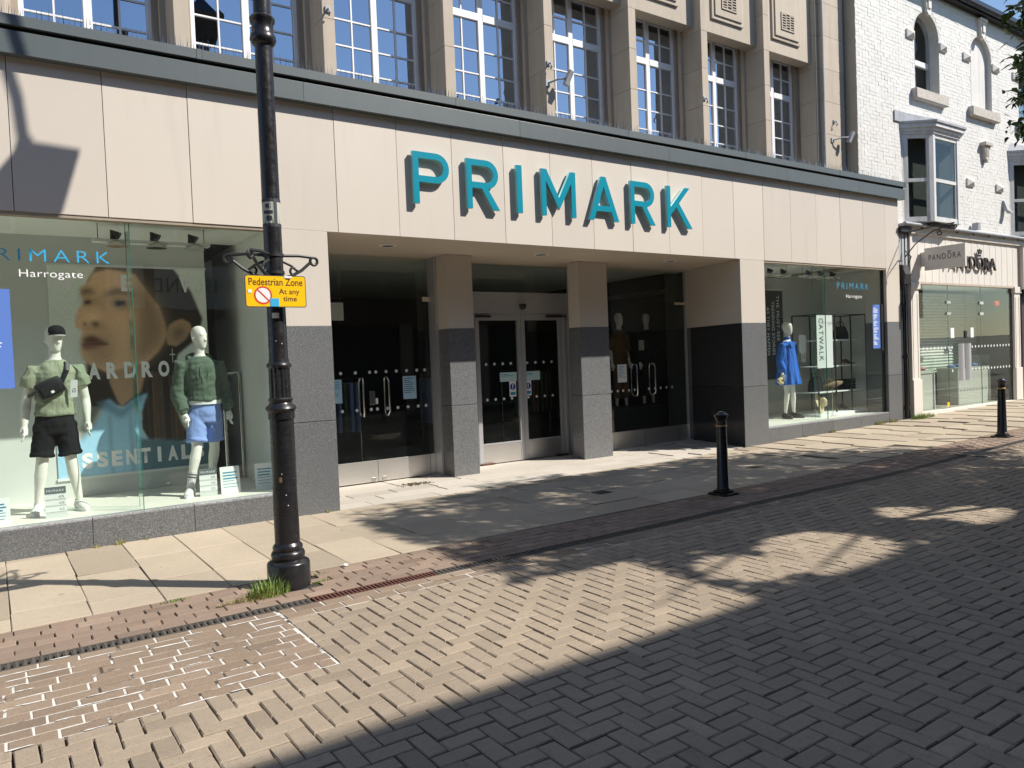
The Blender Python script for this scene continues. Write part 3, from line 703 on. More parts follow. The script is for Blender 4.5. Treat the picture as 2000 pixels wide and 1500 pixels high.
for x in fins[:-1]:
    wx = x+FW_+0.125
    w = lk('window', wf, M['upvc'], B); w.location = (wx, 9.12, 0)
    b_ = lk('glazing_bars', gb, M['upvc'], w, world=False)
    for (p, q, z0, z1) in cells:
        o = lk('window_pane', pane_mesh(q-p, z1-z0), None, w, world=False); o.location = ((p+q)/2, 0.03, (z0+z1)/2)
        o.rotation_euler = (random.gauss(0, 0.006), 0, random.gauss(0, 0.006))
    # head block, raised panel and pierced grille
    sx0, sx1 = x+FW_+0.0605, x+FP-0.0605
    bo('spandrel', M['stone'], B, x+FW_+0.001, x+FP-0.001, 8.78, 9.02, 7.10, 9.6, bev=0.004)
    bo('spandrel_head', M['stone_d'], B, sx0, sx1, 9.0201, 9.25, 7.19, 9.6)
    cxm = (sx0+sx1)/2-0.03
    p = bo('raised_panel', M['stone'], B, cxm-0.42, cxm+0.40, 8.745, 8.7795, 7.335, 8.25, bev=0.008)
    bo('raised_panel_face', M['stone'], p, cxm-0.36, cxm+0.34, 8.722, 8.7445, 7.40, 8.19, bev=0.006)
    gx0, gx1, g0, g1 = cxm-0.20, cxm+0.19, 7.53, 7.85
    bo('grille_void', M['dark'], p, gx0+0.02, gx1-0.02, 8.7185, 8.7215, g0+0.02, g1-0.02)
    bm = NB(); bx(bm, gx0, gx1, 8.706, 8.7184, g0, g0+0.025); bx(bm, gx0, gx1, 8.706, 8.7184, g1-0.025, g1); bx(bm, gx0, gx0+0.025, 8.706, 8.7184, g0+0.0255, g1-0.0255); bx(bm, gx1-0.025, gx1, 8.706, 8.7184, g0+0.0255, g1-0.0255)
    for k in range(6):
        zz = g0+0.045+k*0.046
        bx(bm, gx0+0.0255, gx0+0.12, 8.708, 8.718, zz, zz+0.016); bx(bm, gx1-0.12, gx1-0.0255, 8.708, 8.718, zz, zz+0.016); bx(bm, (gx0+gx1)/2-0.045, (gx0+gx1)/2+0.045, 8.708, 8.718, zz+0.02, zz+0.036)
    for xx in (gx0+0.121, (gx0+gx1)/2-0.062, (gx0+gx1)/2+0.046, gx1-0.137): bx(bm, xx, xx+0.016, 8.707, 8.7182, g0+0.0255, g1-0.0255)
    ob('pierced_grille', bm, M['stone'], p)
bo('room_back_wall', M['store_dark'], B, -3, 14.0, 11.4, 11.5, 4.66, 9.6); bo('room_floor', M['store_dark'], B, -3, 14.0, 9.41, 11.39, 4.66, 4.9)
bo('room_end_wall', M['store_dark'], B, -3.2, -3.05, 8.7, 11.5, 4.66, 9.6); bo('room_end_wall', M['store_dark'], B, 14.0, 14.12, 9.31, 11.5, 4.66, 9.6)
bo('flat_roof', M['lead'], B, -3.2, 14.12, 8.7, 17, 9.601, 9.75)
# bird spikes along the ledge
V = []; F = []
x = -1.0
while x < 15.5:
    for yy in (8.36, 8.44):
        xx = x+random.uniform(-0.01, 0.01); h = random.uniform(0.10, 0.15); dx, dy = random.uniform(-0.02, 0.02), random.uniform(-0.03, 0.03)
        b = len(V); zb_ = 4.97+(yy-8.222)*0.167; r = 0.003
        V += [(xx-r, yy, zb_), (xx+r, yy-r, zb_), (xx+r, yy+r, zb_), (xx+dx, yy+dy, zb_+h)]; F += [(b, b+1, b+3), (b+1, b+2, b+3), (b+2, b, b+3)]
    x += 0.045
o = lk('bird_spikes', pyd('bird_spikes', V, F, M['steel']), None, B); o['kind'] = 'stuff'
# ---- teal letters
def letter(ch):
    s = 0.124; out = []
    arc = lambda cx, cy, r, a0, a1, n=10, ry=None: [(cx+r*math.cos(math.radians(a0+(a1-a0)*i/n)), cy+(ry or r)*math.sin(math.radians(a0+(a1-a0)*i/n))) for i in range(n+1)]
    def bowl(w):
        R = 0.29; cx = w-R
        return arc(cx, 1-R, R, 90, -90, 14), [(s, 1-s), (s, 1-2*R+s)]+arc(cx, 1-R, R-s, -90, 90, 12)
    if ch == 'P':
        o, i = bowl(0.80); return [[(0, 0), (0, 1)]+o+[(s, 1-0.58), (s, 0)], i]
    if ch == 'R':
        o, i = bowl(0.77); return [[(0, 0), (0, 1)]+o[:-1]+[(0.51, 0.42), (0.79, 0.0), (0.625, 0.0), (0.36, 0.42), (s, 0.42), (s, 0)], i]
    if ch == 'I': return [[(0, 0), (0, 1), (s, 1), (s, 0)]]
    if ch == 'M':
        w = 0.95; return [[(0, 0), (0, 1), (0.145, 1), (w/2, 0.40), (w-0.145, 1), (w, 1), (w, 0), (w-s, 0), (w-s, 0.745), (w/2, 0.145), (s, 0.745), (s, 0)]]
    if ch == 'A':
        w = 0.91; return [[(0, 0), (0.385, 1), (0.525, 1), (w, 0), (w-0.145, 0), (w-0.235, 0.215), (0.235, 0.215), (0.142, 0)], [(0.282, 0.335), (0.63, 0.335), (0.456, 0.775)]]
    if ch == 'K': return [[(0, 0), (0, 1), (s, 1), (s, 0.49), (0.62, 1), (0.805, 1), (0.42, 0.60), (0.88, 0), (0.70, 0), (0.325, 0.50), (s, 0.305), (s, 0)]]
def letter_mesh(ch, x, z, h, y, d, m, sx=1.0, inset=0.0):
    cu = bpy.data.curves.new('l', 'CURVE'); cu.dimensions = '2D'; cu.fill_mode = 'BOTH'; cu.extrude = d/2; cu.bevel_depth = inset; cu.bevel_resolution = 0
    if inset: cu.offset = -inset
    for poly in letter(ch):
        sp = cu.splines.new('POLY'); sp.points.add(len(poly)-1); sp.use_cyclic_u = True
        for p, q in zip(sp.points, poly): p.co = (q[0]*h*sx, q[1]*h, 0, 1)
    o = bpy.data.objects.new('l', cu); COL.objects.link(o); bpy.context.view_layer.update()
    me = bpy.data.meshes.new_from_object(o.evaluated_get(bpy.context.evaluated_depsgraph_get())); bpy.data.objects.remove(o)
    me.transform(Matrix.Translation((x, y, z)) @ FRONT); me.materials.clear(); me.materials.append(m); return me
S = empty('shop_sign', (6.8, FY, 3.605), 'large raised teal capital letters spelling PRIMARK on cream fascia', 'sign')
for ch, x0, x1 in (('P', 4.349, 4.853), ('R', 5.108, 5.60), ('I', 5.883, 5.969), ('M', 6.291, 6.888), ('A', 7.122, 7.695), ('R', 7.938, 8.437), ('K', 8.695, 9.25)):
    wl_ = {'P': .8, 'R': .79, 'I': .124, 'M': .95, 'A': .91, 'K': .88}[ch]; h = 0.63
    o = lk('letter', letter_mesh(ch, x0, 3.605, h, FY-0.045, 0.042, M['teal_edge'], (x1-x0)/(wl_*h)), None, S)
    lk('letter_face', letter_mesh(ch, x0, 3.605, h, FY-0.068, 0.004, M['teal'], (x1-x0)/(wl_*h), 0.0), None, o)
# ---------------------------------------------------------------- white painted brick building with the jeweller below
K = empty('white_brick_building', (17.8, 8.4, 0), 'white painted brick building with arched upper windows and canted bays', 'building')
WY = 8.40
ARCH = [(16.365, 17.38, 7.02, 8.215), (18.815, 19.835, 7.02, 8.205), (21.265, 22.28, 7.02, 8.21)]   # x0 x1 sill spring
X0, X1, Z0, Z1 = 14.17, 26.0, 4.02, 9.16
def arch_pts(x0, x1, zs, n=18):
    c = (x0+x1)/2; r = (x1-x0)/2
    return [(c+r*math.cos(math.pi*(1-i/n)), zs+r*math.sin(math.pi*(1-i/n))) for i in range(n+1)]
bm = NB()
def quad(a, b, c, d): bm.faces.new([bm.verts.new(p) for p in (a, b, c, d)])
yb = WY+0.0042
cuts = [X0]+[v for a in ARCH for v in (a[0], a[1])]+[X1]
for i in range(0, len(cuts), 2): quad((cuts[i], yb, Z0), (cuts[i+1], yb, Z0), (cuts[i+1], yb, Z1), (cuts[i], yb, Z1))
for (a, b, s0, sp) in ARCH:
    quad((a, yb, Z0), (b, yb, Z0), (b, yb, s0), (a, yb, s0))
    pts = arch_pts(a, b, sp)
    for p, q in zip(pts, pts[1:]): quad((p[0], yb, p[1]), (q[0], yb, q[1]), (q[0], yb, Z1), (p[0], yb, Z1))
    rim = [(a, s0)]+pts+[(b, s0)]
    for p, q in zip(rim, rim[1:]): quad((p[0], WY-0.004, p[1]), (q[0], WY-0.004, q[1]), (q[0], WY+0.24, q[1]), (p[0], WY+0.24, p[1]))
wall = ob('wall', bm, M['white_mortar'], K)
bo('flank_wall', M['stone'], K, X0, X0+0.25, WY+0.0125, 17, 3.2, Z1)
# painted bricks
def inside(x0, x1, z0, z1):
    for (a, b, s0, sp) in ARCH:
        if x1 > a and x0 < b and z1 > s0 and z0 < sp: return True
        c = (a+b)/2; r = (b-a)/2
        nx = min(max(c, x0), x1); nz = min(max(sp, z0), z1)
        if z1 > sp-0.01 and math.hypot(nx-c, nz-sp) < r-0.01: return True
    return False
br = []
row = 0; z = Z0+0.005
while z < Z1-0.03:
    hgt = 0.0765
    xs = []; x = X0+(0.11 if row % 2 else 0.0)
    if row % 2: xs.append((X0, X0+0.105))
    while x < 21.9:
        L = 0.222 if row % 4 != 3 else 0.112
        xs.append((x, min(x+L, X1))); x += L
    for a, b in xs:
        if inside(a, b, z, z+hgt):
            for (p, q, s0, sp) in ARCH:                      # cut closers either side of an opening
                if a < p < b and z < sp: b = p
                elif a < q < b and z < sp: a = q
            if b-a < 0.03 or inside(a+0.004, b-0.004, z+0.004, z+hgt-0.004): continue
        br.append((a, b, z))
    z += hgt; row += 1
random.shuffle(br)
bcache = {}
def wbv(w, h):
    v = []
    for y, i in ((0.012, 0.0), (0.002, 0.0), (0.0, 0.003)):
        for sx, sz in ((-1, -1), (1, -1), (1, 1), (-1, 1)): v.append((sx*(w/2-i)+random.uniform(-.002, .002), y-random.uniform(0, 0.002), sz*(h/2-i)+random.uniform(-.002, .002)))
    return v
V = []; F = []
br.sort(key=lambda t: t[0]+0.6*abs(t[2]-6.5))
for i, (a, b, z) in enumerate(br):
    w = b-a-random.choice((0.001, 0.001, 0.0015, 0.002, 0.007)); cx, cz = (a+b)/2, z+0.03825
    yy = WY+random.choice((0, 0.0004, -0.0004, 0.001, 0.002, -0.001))
    if i < 300:
        k = (round(b-a, 2), random.randrange(5))
        if k not in bcache: bcache[k] = pyd('brick', wbv(w, random.choice((0.0758, 0.0758, 0.0755, 0.0715))), BF, M['white_brick'])
        o = lk('brick', bcache[k], None, K); o.location = (cx, yy, cz)
    else:
        n = len(V); V += [(cx+p[0], yy+p[1], cz+p[2]) for p in wbv(w, random.choice((0.0758, 0.0758, 0.0755, 0.0715)))]; F += [tuple(j+n for j in q) for q in BF]
o = lk('bricks', pyd('bricks', V, F, M['white_brick']), None, K); o['kind'] = 'stuff'
# eaves
bo('soffit_board', M['blackm'], K, X0-0.2, X1, 8.26, 8.9, 9.165, 9.20); bo('eaves_board', M['blackm'], K, X0-0.2, X1, 8.235, 8.2595, 9.13, 9.26)
bm = NB(); pr(bm, [(8.235, 9.28), (8.235, 9.19), (8.20, 9.155), (8.15, 9.155), (8.115, 9.19), (8.11, 9.28), (8.125, 9.28), (8.16, 9.18), (8.19, 9.18), (8.222, 9.28)], X0-0.25, X1); ob('gutter', bm, M['black'], K)
bm = NB(); pr(bm, [(8.2, 9.27), (8.24, 9.30), (12.5, 12.0), (12.5, 11.8), (8.3, 9.21)], X0-0.1, X1); ob('roof', bm, plain('slate_roof', (0.07, 0.075, 0.085), 0.7, 0.3, 12), K)
for i in range(4):
    x = 17.6+i*1.8; bm = NB(); lathe(bm, [(0.02, 0), (0.02, 0.07)], 8); o = ob('gutter_joint', bm, M['blackm'], K); o.location = (x, 8.17, 9.17); o.rotation_euler = (0, math.pi/2, 0)
# keystones, impost pyramids, sills
for (a, b, s0, sp) in ARCH:
    c = (a+b)/2
    bm = NB(); pr(bm, [(c-0.075, 8.70), (c+0.075, 8.70), (c+0.14, 9.04), (c-0.14, 9.04)], 8.33, 8.399, 'y'); bx(bm, c-0.17, c+0.17, 8.30, 8.398, 9.041, 9.10, bev=0.006); bx(bm, c-0.06, c+0.06, 8.305, 8.3295, 8.78, 9.0, bev=0.01); bx(bm, c-0.055, c+0.055, 8.32, 8.398, 8.64, 8.699, bev=0.015)
    ob('keystone', bm, M['white_paint'], K)
    bm = NB()
    rnd_ = [(a-0.16, 6.80), (b+0.18, 6.80), (b+0.18, 7.015), (a-0.16, 7.015)]
    pr(bm, rnd_, 8.285, 8.62, 'y'); bmesh.ops.bevel(bm, geom=bm.edges[:], offset=0.012, segments=2, affect='EDGES'); ob('window_sill', bm, M['sill'], K)
def pyramid(x0, x1, z0, z1):
    bm = NB(); c = ((x0+x1)/2, 8.30, (z0+z1)/2); q = [(x0, 8.365, z0), (x1, 8.365, z0), (x1, 8.365, z1), (x0, 8.365, z1)]; w = [(p[0], 8.399, p[2]) for p in q]
    v = [bm.verts.new(p) for p in q+w+[c]]
    for i in range(4): bm.faces.new((v[i], v[(i+1) % 4], v[8])); bm.faces.new((v[i], v[i+4], v[(i+1) % 4+4], v[(i+1) % 4]))
    bm.faces.new(v[4:8]); ob('diamond_block', bm, M['white_paint'], K)
for x0, x1, zc in ((16.03, 16.33, 8.125), (17.40, 17.68, 8.105), (18.45, 18.77, 8.11), (19.86, 20.18, 8.105), (20.92, 21.22, 8.11), (22.3, 22.6, 8.11), (18.50, 18.83, 5.29), (19.94, 20.27, 5.295)): pyramid(x0, x1, zc-0.085, zc+0.085)
# sash window behind the first and third arches, boarded blind arch between
def arched_fill(a, b, s0, sp, y0, y1, m, name, inset=0.0):
    pts = [(a+inset, s0)]+[(p[0], p[1]) for p in arch_pts(a+inset, b-inset, sp)]+[(b-inset, s0)]
    bm = NB(); pr(bm, pts, y0, y1, 'y'); return ob(name, bm, m, K)
for (a, b, s0, sp) in (ARCH[0], ARCH[2]):
    pts = [(a, s0)]+arch_pts(a, b, sp)+[(b, s0)]; inn = [(a+0.07, s0+0.09)]+arch_pts(a+0.07, b-0.07, sp)+[(b-0.07, s0+0.09)]
    bm = NB()
    for yy0, yy1, A_, B_ in ((8.60, 8.66, pts, inn),):
        n = len(A_)
        for i in range(n):
            j = (i+1) % n
            f4 = [A_[i], A_[j], B_[j], B_[i]]
            lo = [bm.verts.new((p[0], yy0, p[1])) for p in f4]; hi = [bm.verts.new((p[0], yy1, p[1])) for p in f4]
            bm.faces.new(lo); bm.faces.new(hi[::-1])
            for q in range(4): bm.faces.new((lo[q], hi[q], hi[(q+1) % 4], lo[(q+1) % 4]))
    wf_ = ob('arched_window', bm, M['frame_grey'], K)
    bo('meeting_rail', M['upvc'], wf_, a+0.0705, b-0.0705, 8.59, 8.665, 7.66, 7.775, bev=0.005)
    bm = NB(); pr(bm, [(a+0.071, 7.776)]+arch_pts(a+0.071, b-0.071, sp-0.001)+[(b-0.071, 7.776)], 8.635, 8.64, 'y'); ob('upper_pane', bm, M['glass_old'], wf_)
    bo('lower_pane', M['glass_old'], wf_, a+0.071, b-0.071, 8.645, 8.65, s0+0.091, 7.659)
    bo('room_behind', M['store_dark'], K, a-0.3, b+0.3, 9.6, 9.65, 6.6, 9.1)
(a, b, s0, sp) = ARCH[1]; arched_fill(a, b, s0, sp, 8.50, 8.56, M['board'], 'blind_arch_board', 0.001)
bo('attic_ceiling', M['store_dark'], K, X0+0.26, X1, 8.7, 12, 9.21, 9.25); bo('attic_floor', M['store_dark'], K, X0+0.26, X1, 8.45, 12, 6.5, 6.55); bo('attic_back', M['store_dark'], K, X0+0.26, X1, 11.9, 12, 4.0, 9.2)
# wall corbel, lamp, spikes
bm = NB(); bx(bm, 19.19, 19.55, 8.26, 8.398, 6.19, 6.27, bev=0.01); pr(bm, [(19.24, 6.189), (19.50, 6.189), (19.44, 5.88), (19.30, 5.88)], 8.31, 8.398, 'y'); bx(bm, 19.33, 19.41, 8.30, 8.397, 5.81, 5.879, bev=0.02)
for i in range(4): bx(bm, 19.30+0.03*i, 19.315+0.03*i, 8.298, 8.3095, 5.95, 6.15)
ob('wall_corbel', bm, M['sill'], K)
bm = NB(); pr(bm, [(8.399, 5.02), (8.36, 5.02), (8.28, 4.78), (8.22, 4.74), (8.22, 4.70), (8.30, 4.70), (8.399, 4.86)], 20.27, 20.42); ob('wall_light', bm, M['frame_grey'], K)
bm = NB(); pr(bm, [(18.62, 4.2), (18.76, 4.2), (18.74, 4.36), (18.65, 4.36)], 8.22, 8.36, 'y'); ob('alarm_box', bm, M['lead'], K)
# canted bay windows
def bay(cx, nm='bay_window'):
    d, wo, wi = 0.36, 1.08, 0.545
    def out(e=0.0, ed=0.0): return [(cx-wo-e, WY+0.0), (cx-wi-e*0.6, WY-d-e-ed), (cx+wi+e*0.6, WY-d-e-ed), (cx+wo+e, WY+0.0)]
    bm = NB()
    def seg(p, q, t0, t1, z0, z1, o0=0.0, o1=0.05):
        P = Vector((*p, 0)); Q = Vector((*q, 0)); t = (Q-P); n = Vector((t.y, -t.x, 0)).normalized()
        if n.y > 0: n = -n
        a = P+t*t0; b = P+t*t1; c = [a-n*o0, b-n*o0, b-n*o1, a-n*o1]
        pr(bm, [(v.x, v.y) for v in c], z0, z1, 'z')
    o = out(); root = None
    zb_, zt_, zm = 4.2, 6.0, 5.06
    for p, q, nar in ((o[0], o[1], 0), (o[1], o[2], 1), (o[2], o[3], 0)):
        L = math.dist(p, q); e = 0.085/L
        for t0, t1 in ((0.003, e), (1-e, 0.997)): seg(p, q, t0, t1, zb_, zt_, 0.0, 0.09)
        for z0, z1, o0 in ((zb_, zb_+0.10, 0.012), (zm-0.035, zm+0.035, 0.02), (zt_-0.08, zt_, 0.012)): seg(p, q, e+0.002, 1-e-0.002, z0, z1, o0, 0.075)
        for t0, t1 in ((e+0.004, e+0.004+0.04/L), (1-e-0.004-0.04/L, 1-e-0.004)): seg(p, q, t0, t1, zb_+0.101, zt_-0.081, 0.026, 0.07)
    w = ob(nm, bm, M['upvc_old'], K)
    for p, q in ((o[0], o[1]), (o[1], o[2]), (o[2], o[3])):
        bm = NB(); seg(p, q, 0.1, 0.9, zm+0.036, zt_-0.09, 0.035, 0.039); ob('upper_pane', bm, M['glass_old'], w)
        bm = NB(); seg(p, q, 0.1, 0.9, zb_+0.11, zm-0.036, 0.052, 0.056); ob('lower_pane', bm, M['glass_old'], w)
    bm = NB()
    for e, z0, z1 in ((0.02, 6.002, 6.06), (0.055, 6.0605, 6.12), (0.10, 6.1205, 6.20)): pr(bm, out(e), z0, z1, 'z')
    ob('bay_cornice', bm, M['upvc_old'], w)
    bm = NB(); lo = out(0.13); pr(bm, lo, 6.2005, 6.245, 'z')
    v = [bm.verts.new((p[0], p[1], 6.2455)) for p in lo]; t = [bm.verts.new((cx-wo*0.92, WY-0.003, 6.46)), bm.verts.new((cx+wo*0.92, WY-0.003, 6.46))]
    bm.faces.new((v[0], v[1], t[0])); bm.faces.new((v[1], v[2], t[1], t[0])); bm.faces.new((v[2], v[3], t[1])); bm.faces.new((v[0], t[0], t[1], v[3]))
    ob('lead_roof', bm, M['lead'], w)
    bo('bay_dark_panel', M['store_dark'], K, cx-wo+0.06, cx+wo-0.06, WY-0.012, WY+0.003, 4.2, 6.19)  # dark sheet over the solid wall, standing for the dim room behind
    bo('bay_jamb', M['white_paint'], K, cx-wo-0.02, cx-wo+0.05, WY-0.005, WY+0.02, 4.1, 6.2)
    bo('bay_floor', M['store_dark'], K, cx-0.5, cx+0.5, WY-d+0.1, 8.41, 4.12, 4.19)
M['upvc_old'] = plain('old_white_gloss', (0.68, 0.68, 0.67), 0.5, 0.12, 8, streak=0.3)
bay(16.87); bay(21.77)
bo('bay_flashing', M['lead'], K, 15.48, 15.9, 8.37, 8.398, 6.24, 6.45)
# ---- jeweller's shopfront
bo('shop_cornice', M['frame_grey'], K, 15.56, 21.3, 8.27, 8.40, 4.085, 4.15, bev=0.006); bo('shop_cornice_moulding', M['panel'], K, 15.62, 21.2, 8.30, 8.40, 3.955, 4.0845, bev=0.01)
bm = NB(); tube(bm, [(15.5, 8.235, 4.13), (21.3, 8.235, 4.13)], 0.035, 10); ob('shop_gutter', bm, M['lead'], K, True)
for i in range(7):
    bm = NB(); tube(bm, [(16.2+i*0.75, 8.25, 4.06), (16.2+i*0.75, 8.235, 4.09)], 0.02, 6); ob('gutter_bracket', bm, M['blackm'], K)
x = 15.90; i = 0
while x < 20.97:
    w = 0.148
    bo('fascia_board', M['white_paint'], K, x+0.0025, min(x+w, 20.98)-0.0025, 8.345+0.003*(i % 2), 8.38, 2.965, 3.954, bev=0.004); x += w; i += 1
bo('fascia_backing', M['stone_d'], K, 15.9, 20.98, 8.381, 8.4, 2.97, 4.08); bo('fascia_bead', M['stone'], K, 16.1, 20.9, 8.335, 8.42, 2.92, 2.962, bev=0.004)
bo('upper_floor_slab', M['dark'], K, 15.5, 26, 8.401, 12, 2.99, 4.015)
def pil(x0, x1, z):
    bo('pilaster', M['white_paint'], K, x0, x1, 8.34, 8.44, 0.80+z, 2.80, bev=0.006); bo('pilaster_base', M['white_paint'], K, x0-0.02, x1+0.02, 8.31, 8.46, -0.02+z, 0.798+z, bev=0.008)
    bo('pilaster_cap', M['white_paint'], K, x0-0.03, x1+0.03, 8.31, 8.45, 2.802, 2.96, bev=0.015)
    for xx in (x0+0.05, x1-0.075): bo('pilaster_bead', M['white_paint'], K, xx, xx+0.025, 8.332, 8.3395, 0.95, 2.7)
pil(15.885, 16.195, 0.11); pil(20.68, 20.99, 0.19)
bo('console', M['panel'], K, 20.99, 21.12, 8.25, 8.44, 2.9, 3.95, bev=0.01)
bo('shop_threshold', M['white_paint'], K, 16.2, 20.68, 8.33, 8.5, 0.05, 0.2, bev=0.005)
for a, b in ((16.2, 17.535), (17.545, 18.312), (18.320, 19.07), (19.08, 20.60)): pane('shop_pane', M['glass'], a, b, 8.40, 0.203, 2.918, K)
bo('shop_frame', M['blackm'], K, 20.602, 20.675, 8.395, 8.44, 0.2, 2.918)
for x in (17.54, 19.075):
    bo('glass_joint', M['glass_edge'], K, x-0.004, x+0.004, 8.398, 8.412, 0.203, 2.918)
    for z in (2.55, 2.30): bo('glass_clamp', M['steel'], K, x-0.09, x+0.09, 8.375, 8.43, z-0.035, z+0.035, bev=0.004)
for x0 in (17.86, 18.17):
    for yy in (8.34,):
        bm = NB(); n = 8
        pr(bm, [(x0+0.27*k/n, yy-0.035*math.sin(math.pi*k/n)) for k in range(n+1)]+[(x0+0.27*k/n, yy+0.008-0.035*math.sin(math.pi*k/n)) for k in range(n, -1, -1)], 0.80, 1.63, 'z'); ob('door_handle', bm, M['alu'], K, True)
        for zz in (0.95, 1.48): bo('handle_stud', M['steel'], K, x0+0.12, x0+0.15, 8.338, 8.40, zz, zz+0.03)
bo('door_lock', M['blackm'], K, 18.27, 18.36, 8.38, 8.42, 1.75, 1.92, bev=0.004)
x = 16.3
while x < 20.5:
    for z, lo, hi in ((1.55, 0, 99), (1.03, 17.6, 99)):
        if lo < x < hi and not 17.8 < x < 18.5:
            bm = NB(); bmesh.ops.create_circle(bm, cap_ends=True, radius=0.03, segments=14, matrix=Matrix.Translation((x, 8.398, z)) @ Matrix.Rotation(math.pi/2, 4, 'X')); ob('manifestation_dot', bm, M['white_dot'], K)
    x += 0.155
bo('shop_floor', plain('shop_floor_tile', (0.34, 0.32, 0.27), 0.4, 0.06), K, 16.0, 21.2, 8.5, 12, 0.12, 0.195)
bo('shop_back_wall', M['pandora_wall'], K, 15.9, 25.5, 11.0, 11.1, 0.1, 3.0); bo('shop_side_wall', M['pandora_wall'], K, 15.86, 15.9, 8.45, 11, 0.0, 3.0); bo('shop_side_wall', M['pandora_wall'], K, 22.2, 22.3, 8.45, 11, 0.0, 3.0)
bo('shop_ceiling', M['ceil'], K, 15.9, 22.2, 8.45, 11, 2.94, 2.988)
bo('alarm_bell', M['ink_red'], K, 20.05, 20.28, 8.50, 8.56, 2.5, 2.62, bev=0.03)
bo('sticker', M['yellow'], K, 17.43, 17.52, 8.396, 8.399, 0.24, 0.34)
for x0, x1 in ((17.63, 17.79), (18.55, 18.70)): 
    o = bo('paper_notice', M['paper'], K, x0, x1, 8.394, 8.397, 1.76, 1.985)
# roller shutter standing inside the door
bm = NB(); z = 0.2
while z < 2.85:
    pr(bm, [(9.33, z), (9.312, z+0.03), (9.33, z+0.066), (9.34, z+0.07), (9.34, z)], 16.0, 20.9); z += 0.072
sh = ob('roller_shutter', bm, plain('grey_shutter_slat', (0.52, 0.52, 0.48), 0.5, 0.05), None); tag(sh, 'ribbed grey roller shutter behind the jewellery counters', 'shutter')
M['counter'] = plain('pale_grey_laminate', (0.46, 0.46, 0.42), 0.5, 0.04)
def counter(x0, x1, y0, y1, label, pink):
    t = empty('display_counter', ((x0+x1)/2, (y0+y1)/2, 0.2), label, 'counter')
    bo('cabinet', M['counter'], t, x0+0.02, x1-0.02, y0+0.02, y1, 0.2, 1.0); bo('top_tray', M['counter'], t, x0, x1, y0, y1, 1.001, 1.06)
    for x in (x0, x1-0.025): bo('corner_post', M['paper'], t, x, x+0.024, y0-0.002, y0+0.019, 0.2, 1.0)
    for q in ((x0, x1, y0, y0+0.006), (x0, x0+0.006, y0+0.0065, y1), (x1-0.006, x1, y0+0.0065, y1)): bo('glass_side', M['glass'], t, q[0], q[1], q[2], q[3], 1.061, 1.34)
    bo('glass_top', M['glass'], t, x0, x1, y0, y1, 1.341, 1.349)
    for i in range(4):
        bm = NB(); bmesh.ops.create_uvsphere(bm, u_segments=12, v_segments=8, radius=0.09, matrix=Matrix.Translation((x0+0.2+i*0.3*(x1-x0)/1.3, (y0+y1)/2, 1.09)) @ Matrix.Diagonal((1.3, 1, 0.55, 1)))
        ob('jewellery_cushion', bm, pink, t, True)
counter(16.35, 17.35, 8.62, 9.1, 'white jewellery counter with pink cushions left of the glass door', plain('pink_velvet', (0.62, 0.22, 0.26), 0.8))
counter(18.7, 20.3, 8.75, 9.25, 'white jewellery counter with blue cushions right of the glass door', plain('blue_velvet', (0.08, 0.15, 0.42), 0.8))
# jeweller's letters with crown over the O
P = empty('jeweller_sign', (18.4, 8.34, 3.3), 'dark raised letters spelling PANDORA on white boarded fascia', 'sign')
M['bronze'] = plain('dark_bronze_letter', (0.045, 0.025, 0.018), 0.35, 0.1, metal=0.3)
for ch, a, b in (('P', 17.30, 17.50), ('A', 17.52, 17.84), ('N', 17.92, 18.22), ('D', 18.33, 18.62), ('O', 18.67, 19.01), ('R', 19.06, 19.28), ('A', 19.29, 19.61)):
    me = text_mesh(ch, 1.0); co = np.empty(len(me.vertices)*3); me.vertices.foreach_get('co', co); co = co.reshape(-1, 3); lo, hi = co.min(0), co.max(0)
    co[:, 0] = (co[:, 0]-lo[0])/(hi[0]-lo[0])*(b-a); co[:, 1] = (co[:, 1]-lo[1])/(hi[1]-lo[1])*0.28; me.vertices.foreach_set('co', co.ravel())
    bm = NB(); bm.from_mesh(me); r_ = bmesh.ops.extrude_face_region(bm, geom=bm.faces[:]); bmesh.ops.translate(bm, verts=[v for v in r_['geom'] if isinstance(v, bmesh.types.BMVert)], vec=(0, 0, 0.045))
    me2 = mesh('letter', bm); me2.transform(Matrix.Translation((a, 8.315, 3.305)) @ FRONT); lk('letter', me2, M['bronze'], P)
bm = NB(); pr(bm, [(18.78, 3.66), (18.74, 3.76), (18.79, 3.71), (18.84, 3.78), (18.89, 3.71), (18.94, 3.76), (18.90, 3.66)], 8.28, 8.31, 'y'); bx(bm, 18.79, 18.89, 8.28, 8.31, 3.60, 3.645); ob('crown', bm, M['bronze'], P)
# projecting sign
Q = empty('projecting_sign', (16.3, 8.34, 3.4), 'pale projecting blade sign reading PANDORA fixed to white fascia', 'sign')
bo('sign_panel', M['white_paint'], Q, 16.30, 16.37, 7.45, 8.262, 3.19, 3.655, bev=0.006); bo('wall_mount', M['white_paint'], Q, 16.31, 16.36, 8.263, 8.345, 3.28, 3.58, bev=0.004)
SIDE = Matrix(((0,0,-1,0),(-1,0,0,0),(0,1,0,0),(0,0,0,1)))     # lettering on a face looking to -x
me = text_mesh('PANDORA', 1.0, spacing=1.25); co = np.empty(len(me.vertices)*3); me.vertices.foreach_get('co', co); co = co.reshape(-1, 3); lo, hi = co.min(0), co.max(0)
co[:, 0] = (co[:, 0]-lo[0])/(hi[0]-lo[0])*0.64; co[:, 1] = (co[:, 1]-lo[1])/(hi[1]-lo[1])*0.115; me.vertices.foreach_set('co', co.ravel()); me.transform(Matrix.Translation((16.2975, 8.17, 3.385)) @ SIDE); lk('lettering', me, M['ink'], Q)
